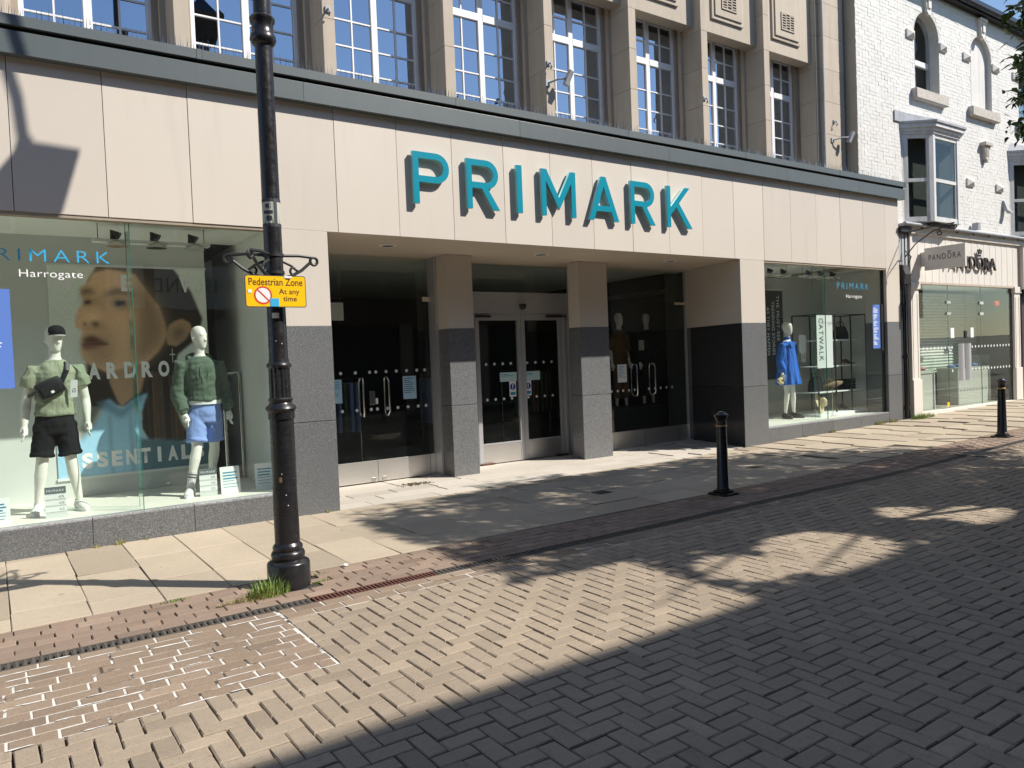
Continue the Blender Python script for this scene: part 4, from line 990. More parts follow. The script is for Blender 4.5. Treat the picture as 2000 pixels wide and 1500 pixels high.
bm = NB(); pr(bm, [(7.775, 3.52), (7.80, 3.545), (7.765, 3.53), (7.755, 3.555), (7.745, 3.53), (7.71, 3.545), (7.735, 3.52)], 16.2965, 16.298); ob('crown_mark', bm, M['ink'], Q)
# black pilaster and drainpipe between the two shops
D_ = empty('black_pilaster', (15.67, 8.4, 0), 'black painted pilaster with ornate cap between the two shops', 'pilaster')
bo('shaft', M['blackm'], D_, 15.47, 15.86, 8.40, 8.6, 0.05, 3.3, bev=0.006); bo('upper_shaft', M['frame_grey'], D_, 15.50, 15.84, 8.37, 8.6, 3.301, 3.95, bev=0.006); bo('cap', M['blackm'], D_, 15.46, 15.87, 8.28, 8.6, 3.951, 4.08, bev=0.02)
bm = NB(); pr(bm, [(8.39, 2.9), (8.30, 2.9), (8.27, 3.1), (8.33, 3.29), (8.39, 3.29)], 15.55, 15.78); ob('scroll_bracket', bm, M['blackm'], D_)
bm = NB(); tube(bm, [(15.60, 8.33, 0.14), (15.60, 8.33, 2.85), (15.60, 8.40, 3.0)], 0.04, 12); dp = ob('drainpipe', bm, M['black'], None, True); tag(dp, 'black cast drainpipe running down the black pilaster', 'drainpipe')
for z in (0.35, 1.4, 2.5):
    bm = NB(); lathe(bm, [(0.04, -0.03), (0.055, -0.03), (0.055, 0.03), (0.04, 0.03)], 14, (15.60, 8.33, z)); c_ = ob('pipe_collar', bm, M['black'], dp, True)
# wrought iron hanging bracket
H = empty('iron_bracket', (15.6, 8.33, 3.9), 'scrolled black wrought iron hanging bracket on the black pilaster', 'bracket')
def curl(cx, cz, r, a0, turns, y, n=26, sgn=1): return [(cx, y-(r*(1-0.7*i/n))*math.cos(a0+sgn*turns*6.283*i/n), cz+(r*(1-0.7*i/n))*math.sin(a0+sgn*turns*6.283*i/n)) for i in range(n+1)]
X = 15.66
for path in ([(X, 8.33, 3.95), (X, 7.9, 3.98), (X, 7.35, 4.0)], [(X, 8.33, 3.45), (X, 8.1, 3.7), (X, 7.75, 3.9), (X, 7.45, 3.97)], curl(X, 3.93, 0.07, 1.57, 1.1, 7.34), curl(X, 3.84, 0.06, 1.57, 1.1, 7.62), [(X, 8.33, 3.3), (X, 8.33, 4.0)], [(X, 8.33, 3.6), (X, 8.2, 3.45), (X, 8.25, 3.32)]):
    bm = NB(); tube(bm, path, 0.012, 7); ob('scroll_bar', bm, M['blackm'], H, True)
# the next shop along
Z = empty('neighbour_shop', (23.5, 8.4, 0), 'dark fronted shop beyond the jeweller', 'shop')
bo('shop_front', plain('dark_red_front', (0.05, 0.02, 0.03), 0.5), Z, 21.13, 26, 8.36, 8.5, 0.1, 2.6); bo('shop_fascia', plain('navy_fascia', (0.012, 0.014, 0.03), 0.4), Z, 21.13, 26, 8.30, 8.45, 2.601, 3.954)
# ---------------------------------------------------------------- buildings across the street and the street tree
O = empty('opposite_shop', (6, -3.6, 0), 'brick shop terrace across the street with pale fascia reading RIVER ISLAND', 'building')
OB = plain('opposite_brick', (0.20, 0.12, 0.085), 0.9, 0.25, 3); OY = -3.6; OH = (3.12-OY)*1.38
bo('facade', OB, O, -30, 40, -14, OY, 3.0, OH, )
bo('parapet', M['stone'], O, -30, 40, OY-0.4, OY+0.06, OH+0.001, OH+0.08)
bo('shop_glass', M['store_dark'], O, -30, 40, -14, OY-0.25, 0, 2.999)
bo('shop_fascia_board', M['pale_wall'], O, 2.4, 7.2, OY+0.001, OY+0.10, 3.25, 4.35)
me = text_mesh('RIVER ISLAND', 1.0, spacing=1.15); co = np.empty(len(me.vertices)*3); me.vertices.foreach_get('co', co); co = co.reshape(-1, 3); lo, hi = co.min(0), co.max(0)
co[:, 0] = (co[:, 0]-lo[0])/(hi[0]-lo[0])*2.95; co[:, 1] = (co[:, 1]-lo[1])/(hi[1]-lo[1])*0.36; me.vertices.foreach_set('co', co.ravel())
me.transform(Matrix.Translation((6.31, OY+0.104, 3.66)) @ Matrix(((-1,0,0,0),(0,0,1,0),(0,1,0,0),(0,0,0,1)))); lk('lettering', me, M['ink'], O)
for i in range(-8, 10):
    x = i*3.4
    for z0, z1 in ((4.9, 6.7),):
        if z1 < OH-0.6:
            w_ = bo('window', M['upvc'], O, x-0.65, x+0.65, OY+0.0005, OY+0.05, z0, z1); bo('window_glass', M['dark'], w_, x-0.55, x+0.55, OY+0.051, OY+0.056, z0+0.1, z1-0.1)
    bo('shop_pier', M['stone'], O, x-1.95, x-1.55, OY-0.2, OY+0.02, 0, 2.998)
struct(sheet('far_pavement', M['slab'], -30, 40, OY+0.0, -1.9, 0.004, 4))
# ---------------------------------------------------------------- street tree just out of view to the right
T = empty('street_tree', (11.9, 0.9, 0), 'broad leafy street tree overhanging the road and shading the paving', 'tree')
bark = plain('tree_bark', (0.10, 0.08, 0.06), 0.95, 0.35, 14, bump=0.8, bscale=25)
gL = N('tree_leaf'); gL.col(gL.mix(gL.noise(3, 3), (0.035, 0.075, 0.012), (0.09, 0.15, 0.03))); gL.set(0.55); M['leaf'] = gL.m
CC = Vector((11.5, 0.9, 5.75)); RX, RY, RZ = 4.7, 3.6, 2.5
rg = random.Random(11)
def shadow_xy(p): return (p[0]-1.03/1.38*p[2], p[1]+p[2]/1.38)
SUN_PATCHES = [(5.65, 3.75, 0.60), (4.65, 3.8, 0.42), (7.35, 3.95, 0.36), (7.7, 3.45, 0.45), (5.2, 3.4, 0.34)]  # ground spots kept sunlit by leaving leaves out of the crown
def gap(p):  # shapes the crown by where each leaf's shadow would land
    sx, sy = shadow_xy(p)
    if sy < 3.0: return False
    if sx < 4.15 and sy < 4.6: return True
    if sx < 3.15: return True
    if sx > 10.3 and sy > 8.2-(sx-10.3)*1.2: return True
    if sy > 8.25 and not (5.2 < sx < 6.6 and sy < 8.8): return True
    return any(math.hypot(sx-a, (sy-b)) < r for a, b, r in SUN_PATCHES)
bm = NB(); tube(bm, [(11.9, 0.9, -0.05), (11.92, 0.9, 0.3), (11.95, 0.88, 1.6), (11.9, 0.92, 3.0), (11.9, 0.9, 4.2), (11.95, 0.9, 5.6), (11.9, 0.9, 7.0)], [0.26, 0.19, 0.16, 0.15, 0.13, 0.08, 0.03], 12); ob('trunk', bm, bark, T, True)
clumps = []
for i in range(15):
    a = 2*math.pi*i/15+rg.uniform(-0.2, 0.2); e = rg.uniform(-0.35, 0.9); z0 = rg.uniform(2.9, 5.2)
    end = CC+Vector((RX*math.cos(a)*math.cos(e)*0.9, RY*math.sin(a)*math.cos(e)*0.9, RZ*math.sin(e)*0.9)); st = Vector((11.9, 0.9, z0)); mid = (st+end)/2+Vector((0, 0, 0.4))
    bm = NB(); tube(bm, [st, st.lerp(mid, 0.6), mid, mid.lerp(end, 0.6), end], [0.06, 0.04, 0.028, 0.018, 0.008], 7); ob('limb', bm, bark, T, True)
while len(clumps) < 560:
    v = Vector((rg.gauss(0, 1), rg.gauss(0, 1), rg.gauss(0, 1))).normalized()*(rg.random()**0.42)
    p = CC+Vector((v.x*RX, v.y*RY, v.z*RZ))
    clumps.append(p)
# the hanging spray that reaches into the view
spray = [Vector((9.45+0.10*i*(1+0.1*i), 3.62-0.05*i, 4.66-0.02*i)) for i in range(9)]+[Vector((9.5, 3.58, 4.35)), Vector((9.4, 3.62, 4.30)), Vector((9.5, 3.5, 4.6)), Vector((9.6, 3.45, 4.1)), Vector((9.4, 3.6, 3.95)), Vector((9.8, 3.3, 4.4)), Vector((9.9, 3.2, 4.8))]
V = []; F = []
LS = [(0, 0), (0.22, 0.30), (0.5, 0.20), (1, 0), (0.5, -0.20), (0.22, -0.30)]
def leaf_at(p, size, droop):
    a = rg.uniform(0, 6.283); e = rg.gauss(-0.25-droop, 0.45); d = Vector((math.cos(a)*math.cos(e), math.sin(a)*math.cos(e), math.sin(e)))
    s = d.cross(Vector((0, 0, 1))); s = s.normalized() if s.length > 1e-3 else Vector((1, 0, 0)); s = (s+Vector((0, 0, rg.uniform(-0.5, 0.5)))).normalized()
    b = len(V)
    for u, w in LS:
        q = p+d*(u*size)+s*(w*size); q.z -= 0.12*u*u*size; V.append(tuple(q))
    F.append((b, b+1, b+2, b+3)); F.append((b, b+3, b+4, b+5))
for c in clumps:
    R = rg.uniform(0.32, 0.6)
    for _ in range(rg.randrange(72, 112)):
        v = Vector((rg.gauss(0, 1), rg.gauss(0, 1), rg.gauss(0, 0.7))); p = c+v*R*0.5
        if gap(p) or p.x < 2.43*p.y: continue
        leaf_at(p, rg.uniform(0.09, 0.17), 0)
for c in spray:
    for _ in range(110):
        p = c+Vector((rg.gauss(0, 0.10), rg.gauss(0, 0.10), rg.gauss(0, 0.06)))
        if p.x > 2.43*p.y: leaf_at(p, rg.uniform(0.05, 0.09), 0.3)
lk('crown', pyd('crown', V, F, M['leaf']), None, T)
bm = NB(); tube(bm, [(11.9, 0.9, 4.9), (10.9, 2.1, 5.15), (10.0, 3.1, 4.85), (9.25, 3.6, 4.72)], [0.06, 0.035, 0.02, 0.006], 6); ob('limb', bm, bark, T, True)
# ---------------------------------------------------------------- lamp post
LPX, LPY = 1.815, 5.76
L = empty('lamp_post', (LPX, LPY, 0), 'tall black cast iron lamp post on stepped base in brick strip', 'lamp post')
g = N('chipped_black_paint'); ch_ = g.ramp(g.noise(55, 2, 0.5), [(0.76, (0, 0, 0)), (0.77, (1, 1, 1))])
g.col(g.mix(ch_, g.mix(g.noise(6, 4), (0.008, 0.008, 0.010), (0.022, 0.021, 0.022)), (0.30, 0.28, 0.25))); g.set(g.ramp(g.noise(18, 4), [(0.3, (0.18,)*3), (0.7, (0.42,)*3)])); g.bump(g.noise(35, 4), 0.25, 0.004); M['post'] = g.m
bm = NB(); lathe(bm, [(0.160, -0.05), (0.160, 0.17), (0.153, 0.185), (0.135, 0.195), (0.118, 0.205), (0.125, 0.222), (0.127, 0.245), (0.118, 0.265), (0.106, 0.272), (0.112, 0.285), (0.111, 0.305), (0.100, 0.318), (0.093, 0.33)], 40, (LPX, LPY, 0)); ob('base', bm, M['post'], L, True)
bm = NB(); lathe(bm, [(0.093, 0.33), (0.0915, 0.8), (0.089, 1.27), (0.098, 1.275), (0.098, 1.325), (0.107, 1.335), (0.114, 1.352), (0.107, 1.372), (0.088, 1.385), (0.083, 1.40), (0.090, 1.41), (0.092, 1.425), (0.082, 1.437)], 40, (LPX, LPY, 0)); ob('lower_shaft', bm, M['post'], L, True)
bm = NB(); lathe(bm, [(0.080, 1.437), (0.079, 1.66)], 32, (LPX, LPY, 0), flute=(1.4, 1.7)); ob('fluted_collar', bm, M['post'], L)
bm = NB(); lathe(bm, [(0.080, 1.66), (0.090, 1.668), (0.092, 1.682), (0.085, 1.695), (0.075, 1.705), (0.073, 1.725), (0.070, 1.74), (0.067, 2.6), (0.064, 3.6), (0.0625, 4.07)], 40, (LPX, LPY, 0)); ob('shaft', bm, M['post'], L, True)
bm = NB(); lathe(bm, [(0.0625, 4.07), (0.082, 4.085), (0.096, 4.115), (0.092, 4.15), (0.08, 4.165), (0.079, 4.235), (0.090, 4.25), (0.093, 4.275), (0.082, 4.29), (0.062, 4.30)], 40, (LPX, LPY, 0)); ob('ring_collar', bm, M['post'], L, True)
bm = NB(); lathe(bm, [(0.062, 4.30), (0.057, 5.6), (0.05, 7.2), (0.05, 7.9), (0.03, 8.0), (0.0, 8.1)], 32, (LPX, LPY, 0)); ob('upper_shaft', bm, M['post'], L, True)
# swan neck and lantern high above the street
bm = NB(); tube(bm, [(LPX, LPY, 7.7), (LPX+0.15, LPY, 8.2), (LPX+0.45, LPY, 8.6), (LPX+0.80, LPY, 8.62), (LPX+1.05, LPY, 8.35), (LPX+1.18, LPY, 7.8), (LPX+1.213, LPY, 7.42)], 0.035, 10); ob('swan_neck', bm, M['post'], L, True)
bm = NB(); cx = LPX+1.213; cy = LPY
def ring(w, z, rz=math.pi/4): return [bm.verts.new((cx+w*math.cos(rz+k*math.pi/2), cy+w*math.sin(rz+k*math.pi/2), z)) for k in range(4)]
rs = [ring(0.04, 7.44), ring(0.06, 7.36), ring(0.315, 7.09), ring(0.315, 7.05), ring(0.20, 6.60), ring(0.18, 6.56)]
for a_, b_ in zip(rs, rs[1:]):
    for k in range(4): bm.faces.new((a_[k], a_[(k+1) % 4], b_[(k+1) % 4], b_[k]))
bm.faces.new(rs[0]); bm.faces.new(rs[-1]); ob('lantern', bm, M['post'], L)
# stencilled numbers and bands on the post
def wrap(z0, z1, a0, a1, r, m, name, par=L):
    bm = NB(); n = 10
    for i in range(n):
        p = [math.radians(a0+(a1-a0)*k/n) for k in (i, i+1)]
        bm.faces.new([bm.verts.new((LPX+r*math.cos(t), LPY+r*math.sin(t), z)) for t, z in ((p[0], z0), (p[1], z0), (p[1], z1), (p[0], z1))])
    return ob(name, bm, m, par)
pale = plain('faded_sticker', (0.42, 0.43, 0.36), 0.5, 0.2, 20)
wrap(2.72, 2.93, 150, 390, 0.0678, pale, 'number_band')
for z0, z1, a0, a1 in ((2.905, 2.93, 150, 390), (2.72, 2.745, 150, 390), (2.815, 2.84, 200, 262), (2.745, 2.905, 268, 290), (2.86, 2.89, 215, 252), (2.765, 2.80, 218, 255)): wrap(z0, z1, a0, a1, 0.0684, M['ink'], 'band_mark')
fwd = Vector((-LPX, -LPY)).normalized(); PM = Matrix(((-fwd.y*1, 0, fwd.x, 0), (fwd.x*1, 0, fwd.y, 0), (0, 1, 0, 0), (0, 0, 0, 1)))
fx = (-fwd.y, fwd.x)
def post_text(s, size, z, off=0.0, m=M['ink']):
    me = text_mesh(s, size, align='CENTER'); co = np.empty(len(me.vertices)*3); me.vertices.foreach_get('co', co); co = co.reshape(-1, 3).copy(); r = 0.0695; a0 = math.atan2(-LPY, -LPX)
    a = a0+(co[:, 0]+off)/r; co2 = np.stack([LPX+r*np.cos(a), LPY+r*np.sin(a), z+co[:, 1]], 1); me.vertices.foreach_set('co', co2.ravel()); return lk('painted_number', me, m, L)
post_text('3', 0.035, 2.862, -0.01, M['paper'])
wrap(2.035, 2.075, 225, 268, 0.0699, M['paper'], 'number_patch'); o = post_text('9', 0.075, 2.045)
for z, a in ((0.86, 240), (0.70, 255), (0.62, 262), (1.86, 240), (1.84, 275)): wrap(z, z+0.008, a, a+4, 0.0935 if z < 1.3 else 0.0715, M['paper'], 'paint_chip')
wrap(0.80, 0.84, 228, 242, 0.0932, M['gold'], 'rust_chip')
# scrolled hanging-basket bracket
Hb = empty('basket_bracket', (LPX, LPY, 2.42), 'scrolled black iron basket bracket clamped round the lamp post', 'bracket')
for z in (2.37, 2.50):
    bm = NB(); lathe(bm, [(0.068, 0.0), (0.076, 0.0), (0.076, 0.022), (0.068, 0.022)], 28, (LPX, LPY, z)); ob('clamp_band', bm, M['blackm'], Hb, True)
def arm(dx, dy):
    d = Vector((dx, dy, 0)).normalized(); c = Vector((LPX, LPY, 0))
    def Pp(r, z): return tuple(c+d*r+Vector((0, 0, z)))
    bm = NB(); tube(bm, [Pp(0.07, 2.515), Pp(0.2, 2.522), Pp(0.305, 2.515)], 0.0125, 7)
    tube(bm, [Pp(0.305, 2.515)]+[Pp(0.325+0.03*math.cos(t), 2.485+0.03*math.sin(t)) for t in [1.57-0.5*i for i in range(12)]], 0.0115, 7)
    tube(bm, [Pp(0.29, 2.47), Pp(0.22, 2.41), Pp(0.14, 2.365), Pp(0.076, 2.345)], 0.0125, 7)
    tube(bm, [Pp(0.07, 2.47), Pp(0.14, 2.44), Pp(0.175, 2.41)]+[Pp(0.155+0.028*math.cos(t), 2.40+0.028*math.sin(t)) for t in [0.4-0.55*i for i in range(11)]], 0.010, 7)
    ob('scroll_arm', bm, M['blackm'], Hb, True)
for q in ((1, 0.1), (-1, 0.25), (-0.75, -0.7), (0.4, 0.9)): arm(*q)
# pedestrian zone plate
Gs = empty('traffic_sign', (1.775, 5.63, 2.22), 'yellow traffic plate reading Pedestrian Zone At any time', 'sign')
sx0, sx1, sy, sz0, sz1 = 1.552, 2.003, 5.62, 2.11, 2.345
def rrect(x0, x1, z0, z1, r, n=5):
    out = []
    for cx_, cz_, a in ((x1-r, z1-r, 0), (x0+r, z1-r, 90), (x0+r, z0+r, 180), (x1-r, z0+r, 270)):
        out += [(cx_+r*math.cos(math.radians(a+90*i/n)), cz_+r*math.sin(math.radians(a+90*i/n))) for i in range(n+1)]
    return out
bm = NB(); pr(bm, rrect(sx0, sx1, sz0, sz1, 0.02), sy, sy+0.004, 'y'); ob('sign_plate', bm, M['ink'], Gs)
bm = NB(); pr(bm, rrect(sx0+0.006, sx1-0.006, sz0+0.006, sz1-0.006, 0.016), sy-0.0012, sy-0.0002, 'y'); ob('sign_face', bm, M['yellow'], Gs)
text_fit('lettering', 'Pedestrian Zone', M['brown_ink'], Gs, sx0+0.027, sx1-0.025, sy-0.0022, sz1-0.075, sz1-0.022, off=0.008)
text_fit('lettering', 'At any', M['brown_ink'], Gs, sx0+0.245, sx0+0.40, sy-0.0022, sz0+0.085, sz0+0.138, off=0.008)
text_fit('lettering', 'time', M['brown_ink'], Gs, sx0+0.275, sx0+0.378, sy-0.0022, sz0+0.045, sz0+0.082, off=0.008)
def disc(r0, r1, c, y, m, name, par, n=32):
    bm = NB(); A_ = [bm.verts.new((c[0]+r1*math.cos(6.2832*i/n), y, c[1]+r1*math.sin(6.2832*i/n))) for i in range(n)]
    if r0:
        B_ = [bm.verts.new((c[0]+r0*math.cos(6.2832*i/n), y, c[1]+r0*math.sin(6.2832*i/n))) for i in range(n)]
        for i in range(n): bm.faces.new((A_[i], A_[(i+1) % n], B_[(i+1) % n], B_[i]))
    else: bm.faces.new(A_)
    return ob(name, bm, m, par)
cc_ = (sx0+0.128, sz0+0.088)
disc(0, 0.066, cc_, sy-0.0020, M['paper'], 'roundel', Gs); disc(0.054, 0.066, cc_, sy-0.0028, M['ink_red'], 'roundel_ring', Gs)
bm = NB(); a = 0.0055
bm.faces.new([bm.verts.new((cc_[0]+px_, sy-0.0026, cc_[1]+pz_)) for px_, pz_ in ((-0.042, 0.034), (-0.034, 0.042), (0.042, -0.034), (0.034, -0.042))]); ob('roundel_bar', bm, M['ink_red'], Gs)
bo('blue_sticker', M['teal_vinyl'], Gs, sx0+0.178, sx0+0.242, sy-0.0042, sy-0.0030, sz0+0.006, sz0+0.066); bo('white_sticker', M['paper'], Gs, sx0+0.02, sx0+0.047, sy-0.0042, sy-0.0022, sz0+0.104, sz0+0.128)
bo('torn_sticker', M['paper'], Gs, sx0+0.29, sx0+0.345, sy-0.0042, sy-0.0022, sz1-0.018, sz1-0.002)
for x in (sx0+0.2, sx1-0.2): bo('sign_clip', M['steel'], Gs, x-0.012, x+0.012, sy+0.0045, LPY-0.06, 2.2, 2.24)
# ---------------------------------------------------------------- bollards
def bollard(x, y, label):
    b = empty('bollard', (x, y, gz(x)), label, 'bollard', 'black bollards along the kerb')
    bm = NB(); bx(bm, -0.125, 0.125, -0.125, 0.125, -0.03, 0.028, bev=0.006); bx(bm, -0.082, 0.082, -0.082, 0.082, 0.0285, 0.055, bev=0.008); ob('plinth', bm, M['black'], b, world=False)
    bm = NB(); lathe(bm, [(0.079, 0.0555), (0.079, 0.075), (0.071, 0.085), (0.0555, 0.79)], 28); ob('shaft', bm, M['black'], b, True, world=False)
    bm = NB(); lathe(bm, [(0.0555, 0.790), (0.065, 0.795), (0.0655, 0.805), (0.0565, 0.812)], 28); ob('band', bm, M['gold'], b, True, world=False)
    bm = NB(); lathe(bm, [(0.0555, 0.812), (0.055, 0.86), (0.066, 0.895), (0.080, 0.912), (0.082, 0.926), (0.070, 0.938), (0.050, 0.947), (0.047, 0.953), (0.030, 0.965), (0.0, 0.968)], 28); ob('cap', bm, M['black'], b, True, world=False)
    return b
bollard(6.93, 5.86, 'black iron bollard with gilt band in front of the porch'); bollard(13.6, 5.70, 'black iron bollard with gilt band in front of the jeweller')
# ---------------------------------------------------------------- cameras and wall fittings
def cctv(x, y, z, dx, label):
    c = empty('security_camera', (x, y, z), label, 'camera', 'security cameras on the stone pilasters')
    bm = NB(); bx(bm, x-0.05, x+0.03, y-0.02, y, z-0.05, z+0.04, bev=0.005); ob('wall_plate', bm, M['lead'], c)
    bm = NB(); tube(bm, [(x, y-0.02, z), (x+dx*0.4, y-0.12, z+0.04), (x+dx*0.8, y-0.16, z+0.05)], 0.014, 8); ob('arm', bm, M['lead'], c, True)
    bm = NB(); bx(bm, -0.035, 0.035, -0.035, 0.035, -0.11, 0.11, bev=0.006); o = ob('camera_body', bm, M['lead'], c); o.location = (x+dx*0.95, y-0.17, z+0.06); o.rotation_euler = (0.25, 0.35, 0.0)
cctv(6.74, 8.62, 5.56, 0.25, 'grey security camera on the narrow stone pilaster'); cctv(13.66, 8.62, 5.66, 0.36, 'grey security camera on the wide end pilaster')
for x, z in ((3.49, 5.82), (6.76, 5.80), (10.02, 5.83), (1.86, 5.86), (13.72, 5.98)):
    bm = NB(); tube(bm, [(x, 8.622, z+0.04), (x, 8.56, z+0.03), (x, 8.54, z-0.02), (x, 8.57, z-0.05)], 0.012, 7); bx(bm, x-0.03, x+0.03, 8.60, 8.6195, z+0.005, z+0.075, bev=0.006); ob('wall_hook', bm, M['lead'], B)
# ---------------------------------------------------------------- mannequins
def rloft(bm, rings, n=22, fold=None):
    R_ = []
    for (cx, cy, cz, rx, ry, *ex) in rings:
        k = ex[0] if ex else 0.0
        R_.append([bm.verts.new((cx+rx*(1+k*math.sin(fold*t if fold else 0))*math.cos(t), cy+ry*(1+k*math.sin(fold*t if fold else 0))*math.sin(t), cz)) for t in [2*math.pi*i/n for i in range(n)]])
    for a, b in zip(R_, R_[1:]):
        for i in range(n): bm.faces.new((a[i], a[(i+1) % n], b[(i+1) % n], b[i]))
    bm.faces.new(R_[0][::-1]); bm.faces.new(R_[-1])
def organic(name, bm, m, parent, vox=0.011, it=5):
    me = mesh(name, bm); o = bpy.data.objects.new('tmp', me); COL.objects.link(o)
    r = o.modifiers.new('r', 'REMESH'); r.mode = 'VOXEL'; r.voxel_size = vox; r.use_smooth_shade = True
    s = o.modifiers.new('s', 'SMOOTH'); s.factor = 0.5; s.iterations = it
    bpy.context.view_layer.update()
    me2 = bpy.data.meshes.new_from_object(o.evaluated_get(bpy.context.evaluated_depsgraph_get())); bpy.data.objects.remove(o)
    me2.name = name; me2.polygons.foreach_set('use_smooth', [True]*len(me2.polygons)); me2.materials.clear(); me2.materials.append(m)
    return lk(name, me2, None, parent, world=False)
from mathutils import noise as mn
def wrinkle(o, amp, sx, sz, seed=0.0):
    me = o.data; me.update(); nr = [v.normal.copy() for v in me.vertices]
    for v, n in zip(me.vertices, nr):
        p = Vector((v.co.x*sx+seed, v.co.y*sx, v.co.z*sz+0.5*math.sin(v.co.x*7+seed)))
        v.co += n*amp*(abs(mn.noise(p))*1.6-0.35+0.5*mn.noise(p*2.3))
    return o
def v3(a, b, t): return tuple(a[i]+(b[i]-a[i])*t for i in range(3))
def hand(bm, w, d, s):
    """palm and five bent fingers below a wrist w; d = forearm direction, s = side of the thumb"""
    w = Vector(w); d = Vector(d).normalized(); f = Vector((0, -1, 0)); f = (f-d*f.dot(d)).normalized(); x = d.cross(f)
    tube(bm, [w-d*0.02, w+d*0.03, w+d*0.085], [(0.024, 0.026), (0.020, 0.040), (0.016, 0.040)], 12)
    for i, (o_, ln) in enumerate(((0.030, 0.070), (0.010, 0.082), (-0.010, 0.076), (-0.029, 0.058))):
        b0 = w+d*0.08+f*o_; b1 = b0+d*ln*0.5; b2 = b1+d*ln*0.45-x*s*0.018
        tube(bm, [b0, b1, b2], [0.0105, 0.0095, 0.0075], 8)
    tube(bm, [w+d*0.025+f*0.03, w+d*0.06+f*0.058, w+d*0.095+f*0.062], [0.013, 0.0105, 0.008], 8)
def figure(t, P, female=False, egg=False):
    """P: joint positions, local to the mannequin's base"""
    bm = NB(); k = 0.88 if female else 1.0; hx, hy, hz = P['hip']; cx, cy, cz = P['chest']
    def mid(z):
        q = max(0, min(1, (z-0.9)/(1.42-0.9))); return hx+(cx-hx)*q, hy+(cy-hy)*q
    prof = [(0.86, .12, .09), (0.92, .158, .112), (1.0, .150, .108), (1.10, .128, .095), (1.2, .138, .103), (1.32, .168, .118), (1.42, .178, .112), (1.49, .155, .088), (1.535, .075, .066), (1.575, .055, .057), (1.66, .055, .060)]
    rloft(bm, [(*mid(z), z, a*k, b*k) for z, a, b in prof])
    X, Y = mid(1.6); yaw_ = P.get('turn', 0.0); cs, sn = math.cos(yaw_), math.sin(yaw_)
    hd = [(1.632, .026, .034, -.050), (1.648, .040, .052, -.036), (1.68, .055, .076, -.018), (1.72, .065, .090, -.008), (1.765, .071, .098, 0.0), (1.81, .073, .098, .004), (1.85, .062, .084, .006), (1.875, .042, .058, .006), (1.888, .014, .02, .006)]
    R_ = []
    for z, a, b, oy in hd:
        R_.append([bm.verts.new((X+(a*math.cos(q))*cs-(b*math.sin(q)+oy)*sn, Y+(a*math.cos(q))*sn+(b*math.sin(q)+oy)*cs, z)) for q in [2*math.pi*i/22 for i in range(22)]])
    for a, b in zip(R_, R_[1:]):
        for i in range(22): bm.faces.new((a[i], a[(i+1) % 22], b[(i+1) % 22], b[i]))
    bm.faces.new(R_[0][::-1]); bm.faces.new(R_[-1])
    def hp(x, y, z): return (X+x*cs-y*sn, Y+x*sn+y*cs, z)
    if not egg:
        tube(bm, [hp(0, -.088, 1.765), hp(0, -.104, 1.735), hp(0, -.112, 1.722), hp(0, -.092, 1.712)], [0.008, 0.011, 0.014, 0.010], 8)
        tube(bm, [hp(-.045, -.078, 1.785), hp(0, -.094, 1.787), hp(.045, -.078, 1.785)], 0.010, 8); tube(bm, [hp(-.022, -.080, 1.688), hp(0, -.092, 1.690), hp(.022, -.080, 1.688)], 0.010, 8)
        for s in (-1, 1): tube(bm, [hp(s*.068, .0, 1.76), hp(s*.079, .012, 1.745), hp(s*.072, .01, 1.715)], [0.012, 0.014, 0.009], 8)
    for s in (-1, 1):
        sh, el, wr = P['arm'][s]
        tube(bm, [v3((cx, cy, 1.43), sh, 0.5), sh, v3(sh, el, .35), v3(sh, el, .8), el, v3(el, wr, .3), v3(el, wr, .8), wr], [.05*k, .060*k, .055*k, .046*k, .043*k, .046*k, .033*k, .027*k], 14)
        hand(bm, wr, Vector(wr)-Vector(el), s)
        hp_, kn, an = P['leg'][s]
        tube(bm, [hp_, v3(hp_, kn, .3), v3(hp_, kn, .85), kn, v3(kn, an, .28), v3(kn, an, .6), an, (an[0], an[1]-.01, an[2]-.06)], [.088*k, .084*k, .058*k, .056*k, .059*k, .045*k, .033*k, .036*k], 16)
    return organic('body', bm, M['mann'], t, 0.0095, 4)
def shoe(t, an, m, toe=(0, -1)):
    d = Vector((toe[0], toe[1], 0)).normalized(); b = Vector((an[0], an[1], 0.0)); bm = NB()
    for z, m_ in ((0, 0),):
        tube(bm, [b-d*0.075+Vector((0, 0, .045)), b-d*0.06+Vector((0, 0, .05)), b+Vector((0, 0, .058)), b+d*0.08+Vector((0, 0, .047)), b+d*0.15+Vector((0, 0, .036)), b+d*0.19+Vector((0, 0, .030))], [(.030, .036), (.040, .046), (.043, .056), (.047, .043), (.044, .030), (.024, .020)], 16)
        tube(bm, [b+Vector((0, 0, .05))-d*0.01, b+Vector((0, 0, .115))-d*0.015], [.042, .042], 14)
    s = organic('shoe', bm, m, t, 0.006, 3)
    bm = NB(); pts = []
    for i in range(20):
        q = 2*math.pi*i/20; u = math.cos(q); w = math.sin(q); p = b+d*(0.058+0.142*u)+Vector((-d.y, d.x, 0))*w*(0.049-0.006*u); pts.append((p.x, p.y))
    pr(bm, pts, 0.002, 0.026, 'z'); ob('sole', bm, M['paper'] if m != M['leather'] else M['leather'], s, world=False)
